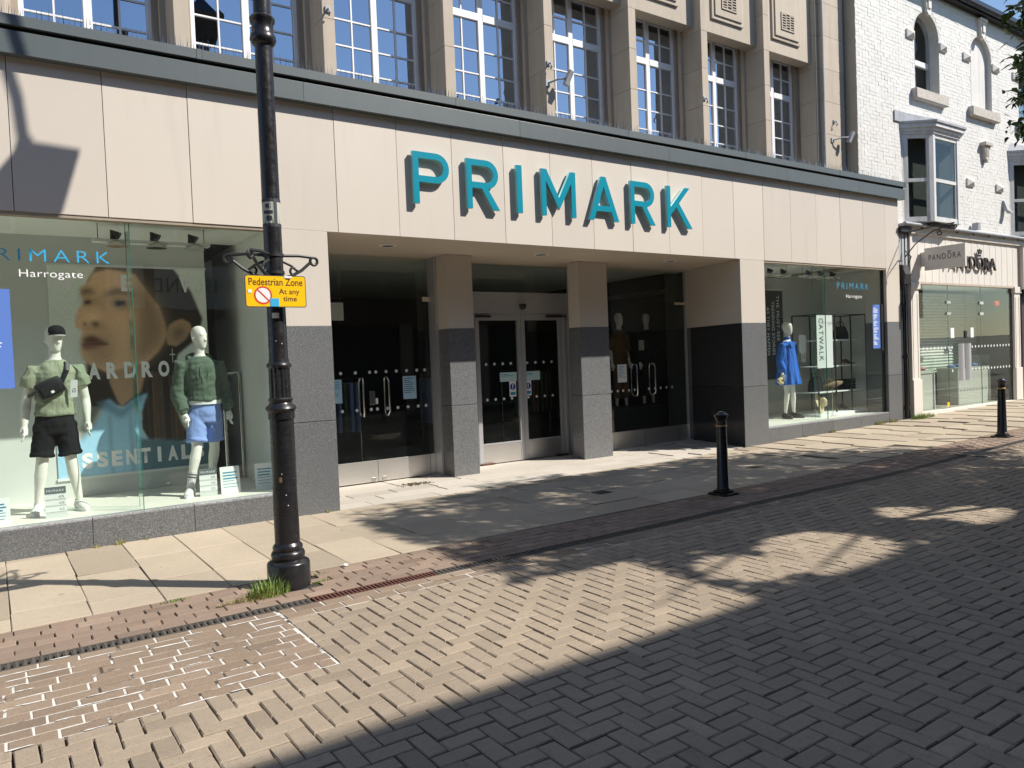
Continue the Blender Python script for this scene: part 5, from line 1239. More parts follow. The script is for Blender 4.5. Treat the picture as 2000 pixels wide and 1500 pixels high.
def garment_top(t, P, m, hem, sleeve, name, loose=0.018, sr=0.030, hood=False):
    bm = NB(); cx, cy, _ = P['chest']; hx, hy, _ = P['hip']
    def mid(z): q = max(0, min(1, (z-0.9)/(0.52))); return hx+(cx-hx)*q, hy+(cy-hy)*q
    pf = [(hem, .172, .125), (hem+.03, .176, .128), (1.10, .160, .118), (1.2, .160, .120), (1.32, .180, .130), (1.42, .188, .125), (1.485, .170, .100), (1.525, .095, .080), (1.545, .070, .068)]
    rloft(bm, [(*mid(z), z, a+loose*0.6, b+loose) for z, a, b in pf])
    for s in (-1, 1):
        sh, el, wr = P['arm'][s]
        if sleeve < 1:
            e = v3(sh, el, sleeve); tube(bm, [v3((cx, cy, 1.44), sh, 0.4), sh, v3(sh, e, .5), e], [.07, .062+sr*0.7, .058+sr, .058+sr*1.15], 16)
        else:
            tube(bm, [v3((cx, cy, 1.44), sh, 0.4), sh, v3(sh, el, .5), el, v3(el, wr, .45), v3(el, wr, .80), v3(el, wr, .86), v3(el, wr, .97)], [.072, .062+sr*.6, .062+sr*.5, .056+sr*.6, .054+sr*.7, .052+sr*.6, .040, .038], 16)
    o = wrinkle(organic(name, bm, m, t, 0.011, 3), 0.013, 5.5, 11, 3.0 if hood else 0)
    if hood:
        bm = NB(); X, Y = mid(1.55); tube(bm, [(X+0.105*math.cos(a), Y+0.02+0.10*math.sin(a), 1.50+0.035*math.sin(a)+(0.012 if math.sin(a) > 0 else 0)) for a in [2*math.pi*i/18 for i in range(19)]], [(.035 if math.sin(2*math.pi*i/18) < .2 else .052) for i in range(19)], 12)
        organic('hood', bm, m, o, 0.010, 3)
        for sx in (-.03, .03):
            bm = NB(); tube(bm, [(X+sx, Y-.105, 1.49), (X+sx*1.2, Y-.152, 1.42), (X+sx*1.3, Y-.160, 1.32)], .004, 6); ob('drawcord', bm, m, o, world=False)
    return o
def shorts(t, P, m, top, hem, name='shorts', loose=0.02):
    bm = NB(); hx, hy, _ = P['hip']
    rloft(bm, [(hx, hy, .80, .17, .12), (hx, hy, .90, .182, .132), (hx, hy, top, .165, .120)])
    for s in (-1, 1):
        a, k, an = P['leg'][s]; f = (a[2]-hem)/(a[2]-k[2])
        e = v3(a, k, min(f, 1.0)); tube(bm, [(a[0], a[1], .90), v3(a, e, .4), v3(a, e, .95), e], [.100, .092+loose*.6, .086+loose*.7, .086+loose*.75], 18)
        tube(bm, [v3(a, e, .9), v3(a, e, 1.0)], [.090+loose, .090+loose], 18)
    return wrinkle(organic(name, bm, m, t, 0.010, 2), 0.010, 6, 9, 7)
def stand(t):
    bm = NB(); lathe(bm, [(0.0, 0.0), (0.19, 0.0), (0.19, 0.008), (0.0, 0.010)], 32, (0.0, 0.12, 0.001)); ob('base_plate', bm, M['glass'], t, True, world=False)
# first: sage T-shirt, black shorts, cap, cross-body bag
P1_ = dict(hip=(0.0, 0.0, .9), chest=(0.03, 0.0, 1.42), turn=0.35,
    arm={-1: ((-.165, 0, 1.43), (-.235, .02, 1.13), (-.265, -.04, .89)), 1: ((.225, 0, 1.43), (.285, .03, 1.14), (.285, -.05, .90))},
    leg={-1: ((-.09, 0, .88), (-.135, -.02, .50), (-.185, .03, .10)), 1: ((.09, 0, .88), (.125, -.02, .50), (.18, .02, .10))})
m1 = empty('mannequin', (0.525, 8.97, 0.288), 'white mannequin in sage T-shirt, black shorts and black cap', 'mannequin')
figure(m1, P1_); garment_top(m1, P1_, M['tee'], 0.985, 0.52, 't_shirt'); sh1 = shorts(m1, P1_, M['denim_b'], 1.0, 0.575); stand(m1)
shoe(m1, P1_['leg'][-1][2], M['shoe'], (-.25, -1)); shoe(m1, P1_['leg'][1][2], M['shoe'], (.25, -1))
bm = NB(); X = 0.055
rloft(bm, [(X, 0.0, 1.802, .084, .110), (X, 0.0, 1.84, .083, .108), (X, .004, 1.875, .070, .092), (X, .004, 1.896, .040, .055), (X, .004, 1.902, .01, .01)]); cap_ = organic('cap', bm, M['denim_b'], m1, 0.008, 3)
bm = NB(); pts = [(X+.075*math.cos(a)-.03*0, -.05-.125*abs(math.sin(a))) for a in [math.pi+math.pi*i/12 for i in range(13)]]
pr(bm, pts, 1.795, 1.806, 'z'); bk = ob('cap_peak', bm, M['denim_b'], cap_, world=False); bk.rotation_euler = (0, 0, 0.0)
bm = NB(); pr(bm, [(p[0], p[1]) for p in pts], 1.789, 1.7945, 'z'); ob('peak_edge', bm, M['paper'], cap_, world=False)
bag = empty('crossbody_bag', (0.525-0.035, 8.97-0.155, 0.288+1.27), 'small black cross-body bag across the sage T-shirt', 'bag')
bm = NB(); bx(bm, -.125, .125, -.045, .045, -.085, .085, bev=.035); o = ob('bag_body', bm, M['leather'], bag, True, world=False); o.rotation_euler = (0, -0.42, 0.05)
bm = NB(); bx(bm, -.085, .085, -.058, -.046, -.06, .02, bev=.005); o = ob('front_pocket', bm, M['leather'], bag, world=False); o.rotation_euler = (0, -0.42, 0.05)
bm = NB(); bx(bm, -.015, .013, -.0605, -.0585, -.055, -.03); o = ob('bag_badge', bm, M['paper'], bag, world=False); o.rotation_euler = (0, -0.42, 0.05)
bm = NB(); tube(bm, [(.10, -.005, .05), (.155, .005, .17), (.165, .06, .25), (.15, .15, .262), (.13, .26, .2)], [(.004, .022)]*5, 8); ob('strap', bm, M['leather'], bag, world=False)
bm = NB(); tube(bm, [(-.11, .0, -.04), (-.16, .06, -.07), (-.19, .14, -.08), (-.15, .27, -.03)], [(.004, .018)]*4, 8); ob('strap', bm, M['leather'], bag, world=False)
pt = bo('price_tag', M['paper'], None, 0, .062, 0, .002, 0, .175); pt.location = (0.66, 8.80, 1.455); pt.rotation_euler = (0, 0.06, -0.25); tag(pt, 'white price tag pinned to the sage T-shirt', 'tag')
text_fit('price', '£5', M['ink'], pt, .014, .048, -0.001, .05, .09).matrix_parent_inverse = Matrix.Identity(4)
# second: green hoodie, pale blue shorts, striding
P2_ = dict(hip=(0.0, 0.0, .92), chest=(-.02, 0.0, 1.42), turn=0.5,
    arm={-1: ((-.215, 0, 1.43), (-.275, .02, 1.13), (-.225, -.07, .90)), 1: ((.175, 0, 1.43), (.235, .05, 1.14), (.255, -.02, .90))},
    leg={-1: ((-.085, 0, .88), (-.12, -.08, .52), (-.21, -.10, .11)), 1: ((.085, 0, .88), (.10, .06, .50), (.085, .22, .13))})
m2 = empty('mannequin', (1.985, 9.05, 0.288), 'white bald mannequin in moss green hoodie and pale blue shorts', 'mannequin')
figure(m2, P2_); garment_top(m2, P2_, M['hoodie'], 1.045, 1.0, 'hoodie', 0.028, 0.034, True); shorts(m2, P2_, M['denim_p'], 1.07, 0.585)
bm = NB(); rloft(bm, [(0, 0, 1.005, .186, .142), (0, 0, 1.05, .186, .142)]); ob('t_shirt_hem', bm, M['paper'], m2, True, world=False)
for s in (-1, 1):
    an = P2_['leg'][s][2]; kn = P2_['leg'][s][1]
    bm = NB(); tube(bm, [v3(kn, an, .62), v3(kn, an, .85), an, (an[0], an[1]-.01, an[2]-.04)], [.050, .045, .042, .044], 16); sk = ob('sock', bm, M['sock'], m2, True, world=False)
    for q in (.68, .75):
        bm = NB(); tube(bm, [v3(kn, an, q), v3(kn, an, q+.03)], [.0505, .0495], 16); ob('sock_stripe', bm, M['ink'], sk, True, world=False)
shoe(m2, P2_['leg'][-1][2], M['shoe'], (-.45, -1)); shoe(m2, P2_['leg'][1][2], M['shoe'], (.1, -1))
# third: cobalt dress
P3_ = dict(hip=(0.0, 0.0, .9), chest=(0.0, 0.0, 1.42), turn=0.45,
    arm={-1: ((-.165, 0, 1.42), (-.225, .02, 1.13), (-.25, -.05, .88)), 1: ((.165, 0, 1.42), (.215, .03, 1.13), (.20, -.06, .90))},
    leg={-1: ((-.075, 0, .88), (-.085, -.02, .50), (-.10, .02, .10)), 1: ((.075, 0, .88), (.10, -.02, .50), (.14, .0, .10))})
m3 = empty('mannequin', (12.83, 9.16, 0.303), 'cream faceless mannequin in loose cobalt blue dress', 'mannequin')
figure(m3, P3_, True, True); stand(m3)
bm = NB(); rloft(bm, [(0, 0, .665, .285, .205, .07), (0, 0, .80, .265, .19, .065), (0, 0, 1.0, .228, .165, .05), (0, 0, 1.18, .185, .140, .025), (0, 0, 1.30, .160, .125), (0, 0, 1.42, .158, .115), (0, 0, 1.49, .135, .09), (0, 0, 1.53, .066, .060), (0, 0, 1.585, .058, .056)], 64, 11)
for s in (-1, 1):
    sh, el, wr = P3_['arm'][s]; tube(bm, [v3((0, 0, 1.43), sh, .4), sh, v3(sh, el, .5), el, v3(el, wr, .4), v3(el, wr, .74), v3(el, wr, .82), v3(el, wr, .9)], [.06, .074, .078, .072, .076, .074, .042, .040], 16)
dr = wrinkle(organic('dress', bm, M['dress'], m3, 0.009, 2), 0.012, 11, 3, 5)
bm = NB(); pr(bm, [(-.11, 1.48), (.11, 1.48), (.02, 1.38), (-.05, 1.38)], -.128, -.119, 'y'); ob('bib_collar', bm, M['dress'], dr, world=False)
for s in (-1, 1): shoe(m3, P3_['leg'][s][2], M['leather'], (.35*s+.1, -1))
bm = NB(); tube(bm, [(-.13, 0, 0), (-.05, 0, -.05), (.07, 0, -.05), (.13, 0, 0), (.07, 0, .03), (-.05, 0, .03), (-.13, 0, 0)], .035, 10); hb_ = organic('straw_bag', bm, M['straw'], None, 0.008, 3); hb_.location = (12.55, 9.10, 1.06); tag(hb_, 'small woven straw bag hanging from the dress mannequin hand', 'bag')
bm = NB(); tube(bm, [(-.06, 0, .03), (-.03, 0, .12), (.03, 0, .12), (.06, 0, .03)], .006, 8); ob('bag_handle', bm, M['straw'], hb_, True, world=False)
# two dim mannequins inside the right-hand doors
for i, (x, y, mt, lab, tn) in enumerate(((10.35, 11.25, M['tan_cloth'], 'dim mannequin in brown layered outfit behind the right-hand glass doors', 0.0), (11.15, 11.3, M['denim_b'], 'dim mannequin in black behind the right-hand glass doors', -0.9))):
    P4_ = dict(P3_); P4_['turn'] = tn
    if i: P4_['arm'] = {-1: P3_['arm'][-1], 1: ((.165, 0, 1.42), (.20, -.10, 1.16), (.42, -.20, 1.24))}
    t = empty('mannequin', (x, y, 0.62), lab, 'mannequin'); figure(t, P4_, True, bool(i)); garment_top(t, P4_, mt, 0.98, 1.0 if i else .95, 'cardigan', 0.02, 0.03)
    bm = NB()
    for s in (-1, 1):
        a, k, an = P4_['leg'][s]; tube(bm, [a, v3(a, k, .5), k, v3(k, an, .75)], [.105, .098, .085, .08], 14)
    rloft(bm, [(0, 0, .82, .15, .11), (0, 0, .92, .165, .12), (0, 0, 1.02, .145, .11)]); organic('trousers', bm, mt, t, 0.012, 2)
pl = bo('plinth', M['store_dark'], None, 9.7, 11.7, 10.9, 11.7, 0.0, 0.619); tag(pl, 'low dark display plinth under the two dim mannequins', 'plinth')
bo('display_card', M['grey_wall'], None, 0, 0.14, 0, .004, 0, .2); bpy.data.objects['display_card'].location = (10.62, 10.98, 1.75); tag(bpy.data.objects['display_card'], 'small pale price card hung by the dim brown mannequin', 'card')
# ---------------------------------------------------------------- poster with a printed portrait
PX0, PX1, PZ0, PZ1, PY = 0.585, 2.255, 0.52, 2.91, 9.905
nu, nv = 190, 270
Ug, Vg = np.meshgrid((np.arange(nu)+.5)/nu, (np.arange(nv)+.5)/nv)
img = np.zeros((nv, nu, 3)); img[:] = (0.74, 0.78, 0.72); img *= (0.85+0.3*Vg[..., None])
def blur(a, r):
    if r < 1: return a
    for ax in (0, 1):
        p = np.pad(a, [(r, r) if i == ax else (0, 0) for i in range(2)], 'edge'); c = np.cumsum(p, ax); n = a.shape[ax]; w = 2*r+1
        if ax == 0: a = (np.vstack([c[w-1:w], c[w:]-c[:-w]]))/w
        else: a = (np.hstack([c[:, w-1:w], c[:, w:]-c[:, :-w]]))/w
    return a
def pmask(pts):
    m = np.zeros((nv, nu), bool); n = len(pts)
    for i in range(n):
        (x0, y0), (x1, y1) = pts[i], pts[(i+1) % n]
        if y0 == y1: continue
        c = ((y0 > Vg) != (y1 > Vg)) & (Ug < (x1-x0)*(Vg-y0)/(y1-y0)+x0); m ^= c
    return m.astype(float)
def paint(pts, col, soft=1, op=1.0):
    global img
    a = pmask(pts)
    for _ in range(2): a = blur(a, soft)
    a = (a*op)[..., None]; img = img*(1-a)+np.array(col)*a
SH = {
'hair': [(0.23, 0.93), (0.29, 1.0), (0.53, 1.01), (0.79, 1.0), (0.9, 0.89), (0.97, 0.75), (0.93, 0.65), (0.79, 0.57), (0.75, 0.46), (0.74, 0.35), (0.79, 0.22), (0.85, 0.14), (0.76, 0.12), (0.57, 0.14), (0.52, 0.21), (0.53, 0.32), (0.2, 0.33), (0.17, 0.41), (0.2, 0.5)],
'hairleft': [(0.17, 0.41), (0.21, 0.45), (0.34, 0.41), (0.29, 0.33), (0.22, 0.24), (0.15, 0.17), (0.13, 0.19), (0.19, 0.3)],
'face': [(0.23, 0.92), (0.27, 0.97), (0.36, 0.99), (0.45, 0.98), (0.53, 0.97), (0.61, 0.88), (0.68, 0.81), (0.71, 0.73), (0.72, 0.67), (0.69, 0.62), (0.65, 0.58), (0.59, 0.54), (0.5, 0.52), (0.33, 0.49), (0.22, 0.53), (0.18, 0.56), (0.17, 0.6), (0.18, 0.63), (0.17, 0.65), (0.19, 0.69), (0.15, 0.71), (0.15, 0.75), (0.17, 0.8), (0.21, 0.83), (0.19, 0.86), (0.19, 0.9)],
'ear': [(0.74, 0.72), (0.78, 0.74), (0.83, 0.75), (0.88, 0.73), (0.89, 0.7), (0.85, 0.65), (0.78, 0.61), (0.72, 0.62), (0.71, 0.67)],
'earin': [(0.77, 0.69), (0.81, 0.71), (0.84, 0.7), (0.82, 0.66), (0.76, 0.65)],
'neck': [(0.33, 0.49), (0.59, 0.55), (0.53, 0.39), (0.47, 0.36), (0.4, 0.32), (0.38, 0.35), (0.34, 0.43)],
'shade': [(0.53, 0.97), (0.63, 0.88), (0.69, 0.8), (0.72, 0.72), (0.69, 0.62), (0.59, 0.55), (0.46, 0.5), (0.51, 0.63), (0.53, 0.75), (0.52, 0.87)],
'hood': [(0.25, 0.35), (0.33, 0.36), (0.4, 0.31), (0.49, 0.36), (0.57, 0.38), (0.52, 0.28), (0.52, 0.21), (0.56, 0.14), (0.58, -0.02), (-0.01, -0.01), (-0.01, 0.18), (0.13, 0.17), (0.22, 0.24), (0.28, 0.3)],
'hoodin': [(0.25, 0.35), (0.33, 0.36), (0.4, 0.31), (0.49, 0.36), (0.57, 0.38), (0.49, 0.32), (0.4, 0.26), (0.31, 0.3)],
'eyeL': [(0.19, 0.84), (0.23, 0.85), (0.28, 0.84), (0.27, 0.82), (0.22, 0.81), (0.2, 0.82)],
'eyeR': [(0.37, 0.84), (0.42, 0.85), (0.48, 0.84), (0.5, 0.82), (0.44, 0.8), (0.38, 0.81)],
'browL': [(0.19, 0.89), (0.24, 0.9), (0.28, 0.88), (0.28, 0.87), (0.24, 0.87), (0.19, 0.86)],
'browR': [(0.33, 0.87), (0.41, 0.9), (0.52, 0.88), (0.52, 0.86), (0.43, 0.87), (0.34, 0.86)],
'nose': [(0.26, 0.8), (0.22, 0.77), (0.19, 0.74), (0.21, 0.71), (0.25, 0.71), (0.32, 0.72), (0.33, 0.75), (0.31, 0.8)],
'nostril': [(0.24, 0.73), (0.27, 0.74), (0.3, 0.73), (0.27, 0.71)], 'nostril2': [(0.2, 0.73), (0.21, 0.74), (0.21, 0.72), (0.2, 0.72)],
'lipU': [(0.18, 0.65), (0.22, 0.67), (0.26, 0.67), (0.34, 0.63), (0.26, 0.63), (0.2, 0.63)], 'lipD': [(0.18, 0.63), (0.26, 0.63), (0.34, 0.63), (0.27, 0.61), (0.21, 0.6), (0.18, 0.61)]}
SKN = np.array((0.82, 0.52, 0.31))
paint(SH['hair'], (0.035, 0.024, 0.018), 1); paint(SH['neck'], SKN*0.55, 1); paint(SH['hood'], (0.36, 0.62, 0.82), 1); paint(SH['hoodin'], (0.13, 0.25, 0.36), 3, .8)
paint([(0.31, .28), (.335, .28), (.34, .0), (.31, .0)], (0.28, 0.45, 0.58), 1, .8); paint([(0.44, .29), (.465, .29), (.47, .0), (.44, .0)], (0.28, 0.45, 0.58), 1, .8)
paint([(.5, .16), (.8, .13), (1, .12), (1.02, -.02), (.5, -.02)], (0.10, .19, .25), 2)
paint(SH['hairleft'], (0.03, 0.02, 0.015), 3, .8); paint(SH['face'], SKN, 1); paint(SH['shade'], SKN*0.42, 9, .95)
paint([(0.17, .66), (.36, .7), (.4, .55), (.3, .5), (.2, .54)], SKN*0.5, 9, .75); paint([(0.27, .97), (.52, .97), (.48, .90), (.25, .90)], SKN*1.25, 10, .8); paint([(0.34, .80), (.50, .79), (.48, .70), (.36, .70)], SKN*1.15, 8, .7)
for k in ('eyeL', 'eyeR'): paint(SH[k], SKN*0.18, 4, .9)
paint([(.21, .835), (.25, .84), (.25, .822), (.21, .82)], (0.01, .008, .006), 1); paint([(.40, .835), (.46, .84), (.46, .818), (.40, .815)], (0.01, .008, .006), 1)
for k in ('browL', 'browR'): paint(SH[k], (0.03, .02, .013), 3, .85)
paint([(.27, .86), (.33, .86), (.33, .74), (.29, .74)], SKN*0.55, 5, .6); paint(SH['nose'], SKN*1.3, 6, .75); paint([(.19, .725), (.33, .73), (.33, .70), (.2, .70)], SKN*0.35, 4, .7)
paint(SH['nostril'], (0.03, .012, .008), 2, .9); paint(SH['nostril2'], (0.03, .012, .008), 1, .9)
paint(SH['lipU'], (0.13, .045, .03), 2, .95); paint(SH['lipD'], (0.24, .09, .06), 2, .9); paint([(.18, .634), (.34, .634), (.34, .626), (.18, .626)], (0.03, .01, .008), 1, .9)
paint(SH['ear'], SKN*0.62, 1); paint(SH['earin'], SKN*0.22, 4, .9); paint([(.76, .66), (.86, .70), (.85, .67), (.77, .63)], SKN*.4, 4, .6)
paint([(.745, .60), (.752, .60), (.752, .53), (.745, .53)], (.6, .6, .55), 0); paint([(.73, .575), (.77, .575), (.77, .568), (.73, .568)], (.6, .6, .55), 0)
rngp = np.random.default_rng(5); st = blur(np.repeat(rngp.random((1, nu)), nv, 0)+0.25*rngp.random((nv, nu)), 1)
hm = pmask([(0.56, 0.5), (0.75, 0.46), (0.74, 0.35), (0.85, 0.14), (0.57, 0.14), (.56, .3)])[..., None]; img += hm*np.array((0.09, .055, .035))*np.clip(st-0.45, 0, 1)[..., None]*2.2
img = np.clip(img*(1+0.05*rngp.standard_normal((nv, nu, 1))), 0.004, 1)
Vv = [(PX0+(PX1-PX0)*i/nu, PY, PZ0+(PZ1-PZ0)*j/nv) for j in range(nv+1) for i in range(nu+1)]
Fv = [(j*(nu+1)+i, j*(nu+1)+i+1, (j+1)*(nu+1)+i+1, (j+1)*(nu+1)+i) for j in range(nv) for i in range(nu)]
g = N('printed_portrait'); at = g.n('Attribute'); at.attribute_name = 'Col'; g.col(at.outputs['Color']); g.set(0.45)
me = pyd('portrait_print', Vv, Fv, g.m); at_ = me.attributes.new('Col', 'FLOAT_COLOR', 'FACE'); at_.data.foreach_set('color', np.concatenate([img.reshape(-1, 3), np.ones((nu*nv, 1))], 1).ravel().astype(np.float32))
po = empty('window_poster', (1.42, 9.91, 0.5), 'large hanging poster of a dark haired face with white capital lettering', 'poster')
bo('poster_board', M['paper'], po, PX0-.002, PX1+.002, PY+.002, PY+.01, PZ0, PZ1); lk('portrait_print', me, None, po)
bo('poster_rail', M['paper'], po, PX0-.01, PX1+.01, PY-.008, PY+.012, PZ1+.0005, PZ1+.025); bo('poster_rail', M['paper'], po, PX0-.01, PX1+.01, PY-.008, PY+.012, PZ0-.03, PZ0-.0005)
def ptext(ch, u0, u1, v0, v1): text_fit('lettering', ch, M['white_vinyl'], po, PX0+(PX1-PX0)*u0, PX0+(PX1-PX0)*u1, PY-.003, PZ0+(PZ1-PZ0)*v0, PZ0+(PZ1-PZ0)*v1, off=0.05)
for ch, a, b in (('N', .04, .13), ('E', .44, .51), ('W', .82, .95)): ptext(ch, a, b, .885, .965)
for i, ch in enumerate('WARDROBE'): c = .135+.1105*i; ptext(ch, c-.036, c+.036, .46, .54)
for i, ch in enumerate('ESSENTIALS'): c = .085+.0905*i; ptext(ch, c-(.012 if ch == 'I' else .034), c+(.012 if ch == 'I' else .034), .035, .11)
# ---------------------------------------------------------------- lettering and panels on the glass
VG = 8.4125
def vin(name, s, m, x0, x1, z0, z1, sp=1.0, off=0.0): text_fit(name, s, m, B, x0, x1, VG, z0, z1, spacing=sp, off=off)
vin('glass_lettering', 'PRIMARK', M['teal_vinyl'], -0.04, 1.035, 2.755, 2.868, 1.35, -0.012); vin('glass_lettering', 'Harrogate', M['white_vinyl'], 0.276, 0.794, 2.585, 2.675, 1.05, -0.006)
vin('glass_lettering', 'PRIMARK', M['teal_vinyl'], 13.36, 14.43, 2.765, 2.885, 1.45, -0.022); vin('glass_lettering', 'Harrogate', M['white_vinyl'], 13.65, 14.19, 2.575, 2.665, 1.05, -0.006)
def lines_panel(name, m, x0, x1, z0, z1, n, label=None):
    p = bo(name, m, B, x0, x1, VG-.0005, VG+.0015, z0, z1)
    bm = NB(); z = z1-.06
    for i in range(n):
        w = random.uniform(.4, .92) if i % 5 else .3
        if i % 6 != 5: bx(bm, x0+.03, x0+.03+(x1-x0-.06)*w, VG-.002, VG-.0008, z-.010, z)
        z -= (z1-z0-.12)/n
    ob('small_print', bm, M['white_vinyl'], p); return p
lines_panel('blue_glass_panel', M['blue_panel'], -0.42, 0.192, 1.573, 2.49, 24); lines_panel('blue_glass_panel', M['blue_panel'], 14.55, 14.82, 1.60, 2.475, 34)
bo('meter_box', M['blackm'], B, 14.83, 14.90, 8.39, 8.41, 1.55, 2.48)
# notices taped to doors
def notice(x0, x1, y, z0, z1, m, ink, label, n=8, roty=0):
    t = empty('paper_notice', ((x0+x1)/2, y, z0), label, 'notice'); bo('sheet', m, t, x0, x1, y-.001, y, z0, z1)
    bm = NB(); z = z1-.03
    for i in range(n):
        bx(bm, x0+.02, x0+.02+(x1-x0-.04)*random.uniform(.5, 1), y-.0022, y-.0012, z-.008, z); z -= (z1-z0-.1)/n
    ob('printed_lines', bm, ink, t)
notice(4.917, 5.13, 9.947, 1.15, 1.482, M['paper_blue'], M['ink'], 'pale blue printed notice taped to the left glass door')
notice(3.70, 3.986, 9.947, 1.15, 1.477, M['paper_blue'], M['ink_teal'], 'pale blue notice half hidden by the granite pier')
notice(9.10, 9.316, 9.962, 1.185, 1.50, M['paper'], M['ink_teal'], 'white printed notice taped to the right glass door')
for x0, x1, w in ((6.77, 7.10, 'left'), (7.245, 7.573, 'right')): notice(x0, x1, 10.197, 1.31, 1.458, plain('pale_aqua_paper', (0.45, 0.62, 0.62), .6, .02), M['ink_teal'], 'pale aqua notice on the %s leaf of the centre doors' % w, 2)
for x0, w in ((6.946, 'left'), (7.255, 'right')):
    t = empty('safety_sign', (x0+.065, 10.197, 1.06), 'white sign with blue exclamation roundel on %s centre door' % w, 'sign'); bo('sheet', M['paper'], t, x0, x0+.13, 10.1945, 10.196, 1.06, 1.308)
    disc(0, .054, (x0+.065, 1.22), 10.1935, plain('safety_blue', srgb(20, 60, 150), .5), 'roundel', t)
    bm = NB(); bm.faces.new([bm.verts.new((x0+.065+a, 10.1925, b)) for a, b in ((-.012, 1.258), (.012, 1.258), (.006, 1.205), (-.006, 1.205))]); bm.faces.new([bm.verts.new((x0+.065+a, 10.1925, b)) for a, b in ((-.008, 1.198), (.008, 1.198), (.008, 1.182), (-.008, 1.182))]); ob('exclamation_mark', bm, M['paper'], t)
    bo('caption_bar', M['ink_teal'], t, x0+.015, x0+.115, 10.193, 10.1935, 1.085, 1.135)
# price stands in the windows
def price_stand(x, y, label, rows=3, rz=0.0):
    t = empty('price_stand', (x, y, 0.289), label, 'price stand'); t.rotation_euler = (0, 0, rz)
    bo('stand_back', M['grey_wall'], t, -.09, .09, -.002, .002, .0, .30, world=False); bo('stand_foot', M['glass'], t, -.10, .10, -.03, .12, .0, .006, world=False)
    h = bo('header', plain('slate_header', (.10, .13, .15), .5), t, -.09, .09, -.005, -.0025, .235, .30, world=False)
    o = text_fit('lettering', 'PRIMARK', M['paper'], h, -.075, .075, -.0065, .252, .275, spacing=1.3); o.matrix_parent_inverse = Matrix.Identity(4)
    for i in range(rows):
        c = bo('price_row', M['paper'], t, -.09, .09, -.006, -.0025, .18-.062*i, .225-.062*i, world=False); o = text_fit('price', '£%d' % (5, 10, 12, 16)[i], M['ink'], c, .03, .07, -.0072, .192-.062*i, .214-.062*i); o.matrix_parent_inverse = Matrix.Identity(4)
price_stand(0.475, 8.66, 'slate topped price stand at the feet of the cap mannequin', 3, -.08); price_stand(1.93, 8.80, 'slate topped price stand at the feet of the hoodie mannequin', 3, -.08)
def board(x0, x1, y, z1, label, n=6, rz=0):
    t = empty('notice_board', ((x0+x1)/2, y, 0.289), label, 'notice'); w = (x1-x0)/2; t.rotation_euler = (-.12, 0, rz); bo('card', M['paper'], t, -w, w, 0, .006, .001, z1, world=False); bo('foot', M['paper'], t, -w*.6, w*.6, .0065, .06, .001, .012, world=False)
    bm = NB()
    for i in range(n): bx(bm, -w*.75, w*random.uniform(.4, .8), -.002, -.0005, z1*(.8-.11*i)-(.014 if i < 3 else .005), z1*(.8-.11*i))
    ob('printed_lines', bm, M['ink_teal'], t, world=False)
board(2.06, 2.27, 8.78, .30, 'white card notice standing beside the hoodie price stand'); board(2.43, 2.65, 8.75, .30, 'white card list standing beside the granite pier', 6, -.2); board(-.12, .10, 8.55, .26, 'small white card at the edge of the menswear window')
# steel barrier glimpsed past the poster
bt = empty('steel_barrier', (2.5, 9.6, .289), 'stainless steel barrier posts beside the hoodie mannequin', 'barrier')
for x, y in ((2.40, 9.85), (2.62, 9.95)):
    bm = NB(); tube(bm, [(x, y, .289), (x, y, 1.62)], .022, 12); ob('post', bm, M['steel'], bt, True)
bm = NB(); tube(bm, [(2.28, 9.83, 1.60), (2.40, 9.85, 1.62), (2.62, 9.95, 1.64)], .018, 10); ob('rail', bm, M['steel'], bt, True)
# ---------------------------------------------------------------- accessories window
rk = empty('display_rack', (14.1, 9.2, .304), 'black metal display rack with glass shelves of accessories', 'rack')
rx0, rx1, ry0, ry1 = 13.36, 15.05, 8.86, 9.42
for x in (rx0, 13.95, 14.5, rx1):
    for y in (ry0, ry1): bo('upright', M['blackm'], rk, x-.011, x+.011, y-.011, y+.011, .36, 2.30)
bm = NB()
for y in (ry0, ry1): bx(bm, rx0-.011, rx1+.011, y-.0112, y+.0112, 2.3005, 2.322)
for x in (rx0, rx1): bx(bm, x-.0112, x+.0112, ry0+.0115, ry1-.0115, 2.3005, 2.322)
ob('top_frame', bm, M['blackm'], rk); bo('plinth', M['paper'], rk, rx0-.05, rx1+.05, ry0-.06, ry1+.06, .304, .359)
for z in (.76, 1.27, 1.79): bo('shelf', M['paper'], rk, rx0, rx1, ry0+.012, ry1-.012, z, z+.02)
def bagmesh(t, w, d, h, m, hr):
    bm = NB(); v = []
    for z, s in ((0, 1.0), (.5*h, .96), (h, .84)): v.append([bm.verts.new((a*w/2*s, b*d/2*(s if z < h else .45), z)) for a, b in ((-1, -1), (1, -1), (1, 1), (-1, 1))])
    for a, b in zip(v, v[1:]):
        for i in range(4): bm.faces.new((a[i], a[(i+1) % 4], b[(i+1) % 4], b[i]))
    bm.faces.new(v[0][::-1]); bm.faces.new(v[-1]); bmesh.ops.bevel(bm, geom=bm.edges[:], offset=.012, segments=2, affect='EDGES'); ob('bag_body', bm, m, t, True, world=False)
    for y in (-.03, .03):
        bm = NB(); tube(bm, [(hr*math.cos(a), y, h*.95+hr*1.25*math.sin(a)) for a in [math.pi*i/12 for i in range(13)]], .008, 8); ob('bag_handle', bm, m, t, True, world=False)
t = empty('handbag', (14.58, 9.14, 1.811), 'black structured handbag with twin handles on the upper rack shelf', 'handbag'); bagmesh(t, .34, .18, .27, M['leather'], .095)
t = empty('handbag', (13.62, 9.10, .781), 'dark shiny shopper bag on the lower rack shelf', 'handbag'); bagmesh(t, .32, .16, .30, M['leather'], .08)
t = empty('folded_clothes', (14.68, 9.13, .781), 'stack of black folded clothes on the lower rack shelf', 'clothes')
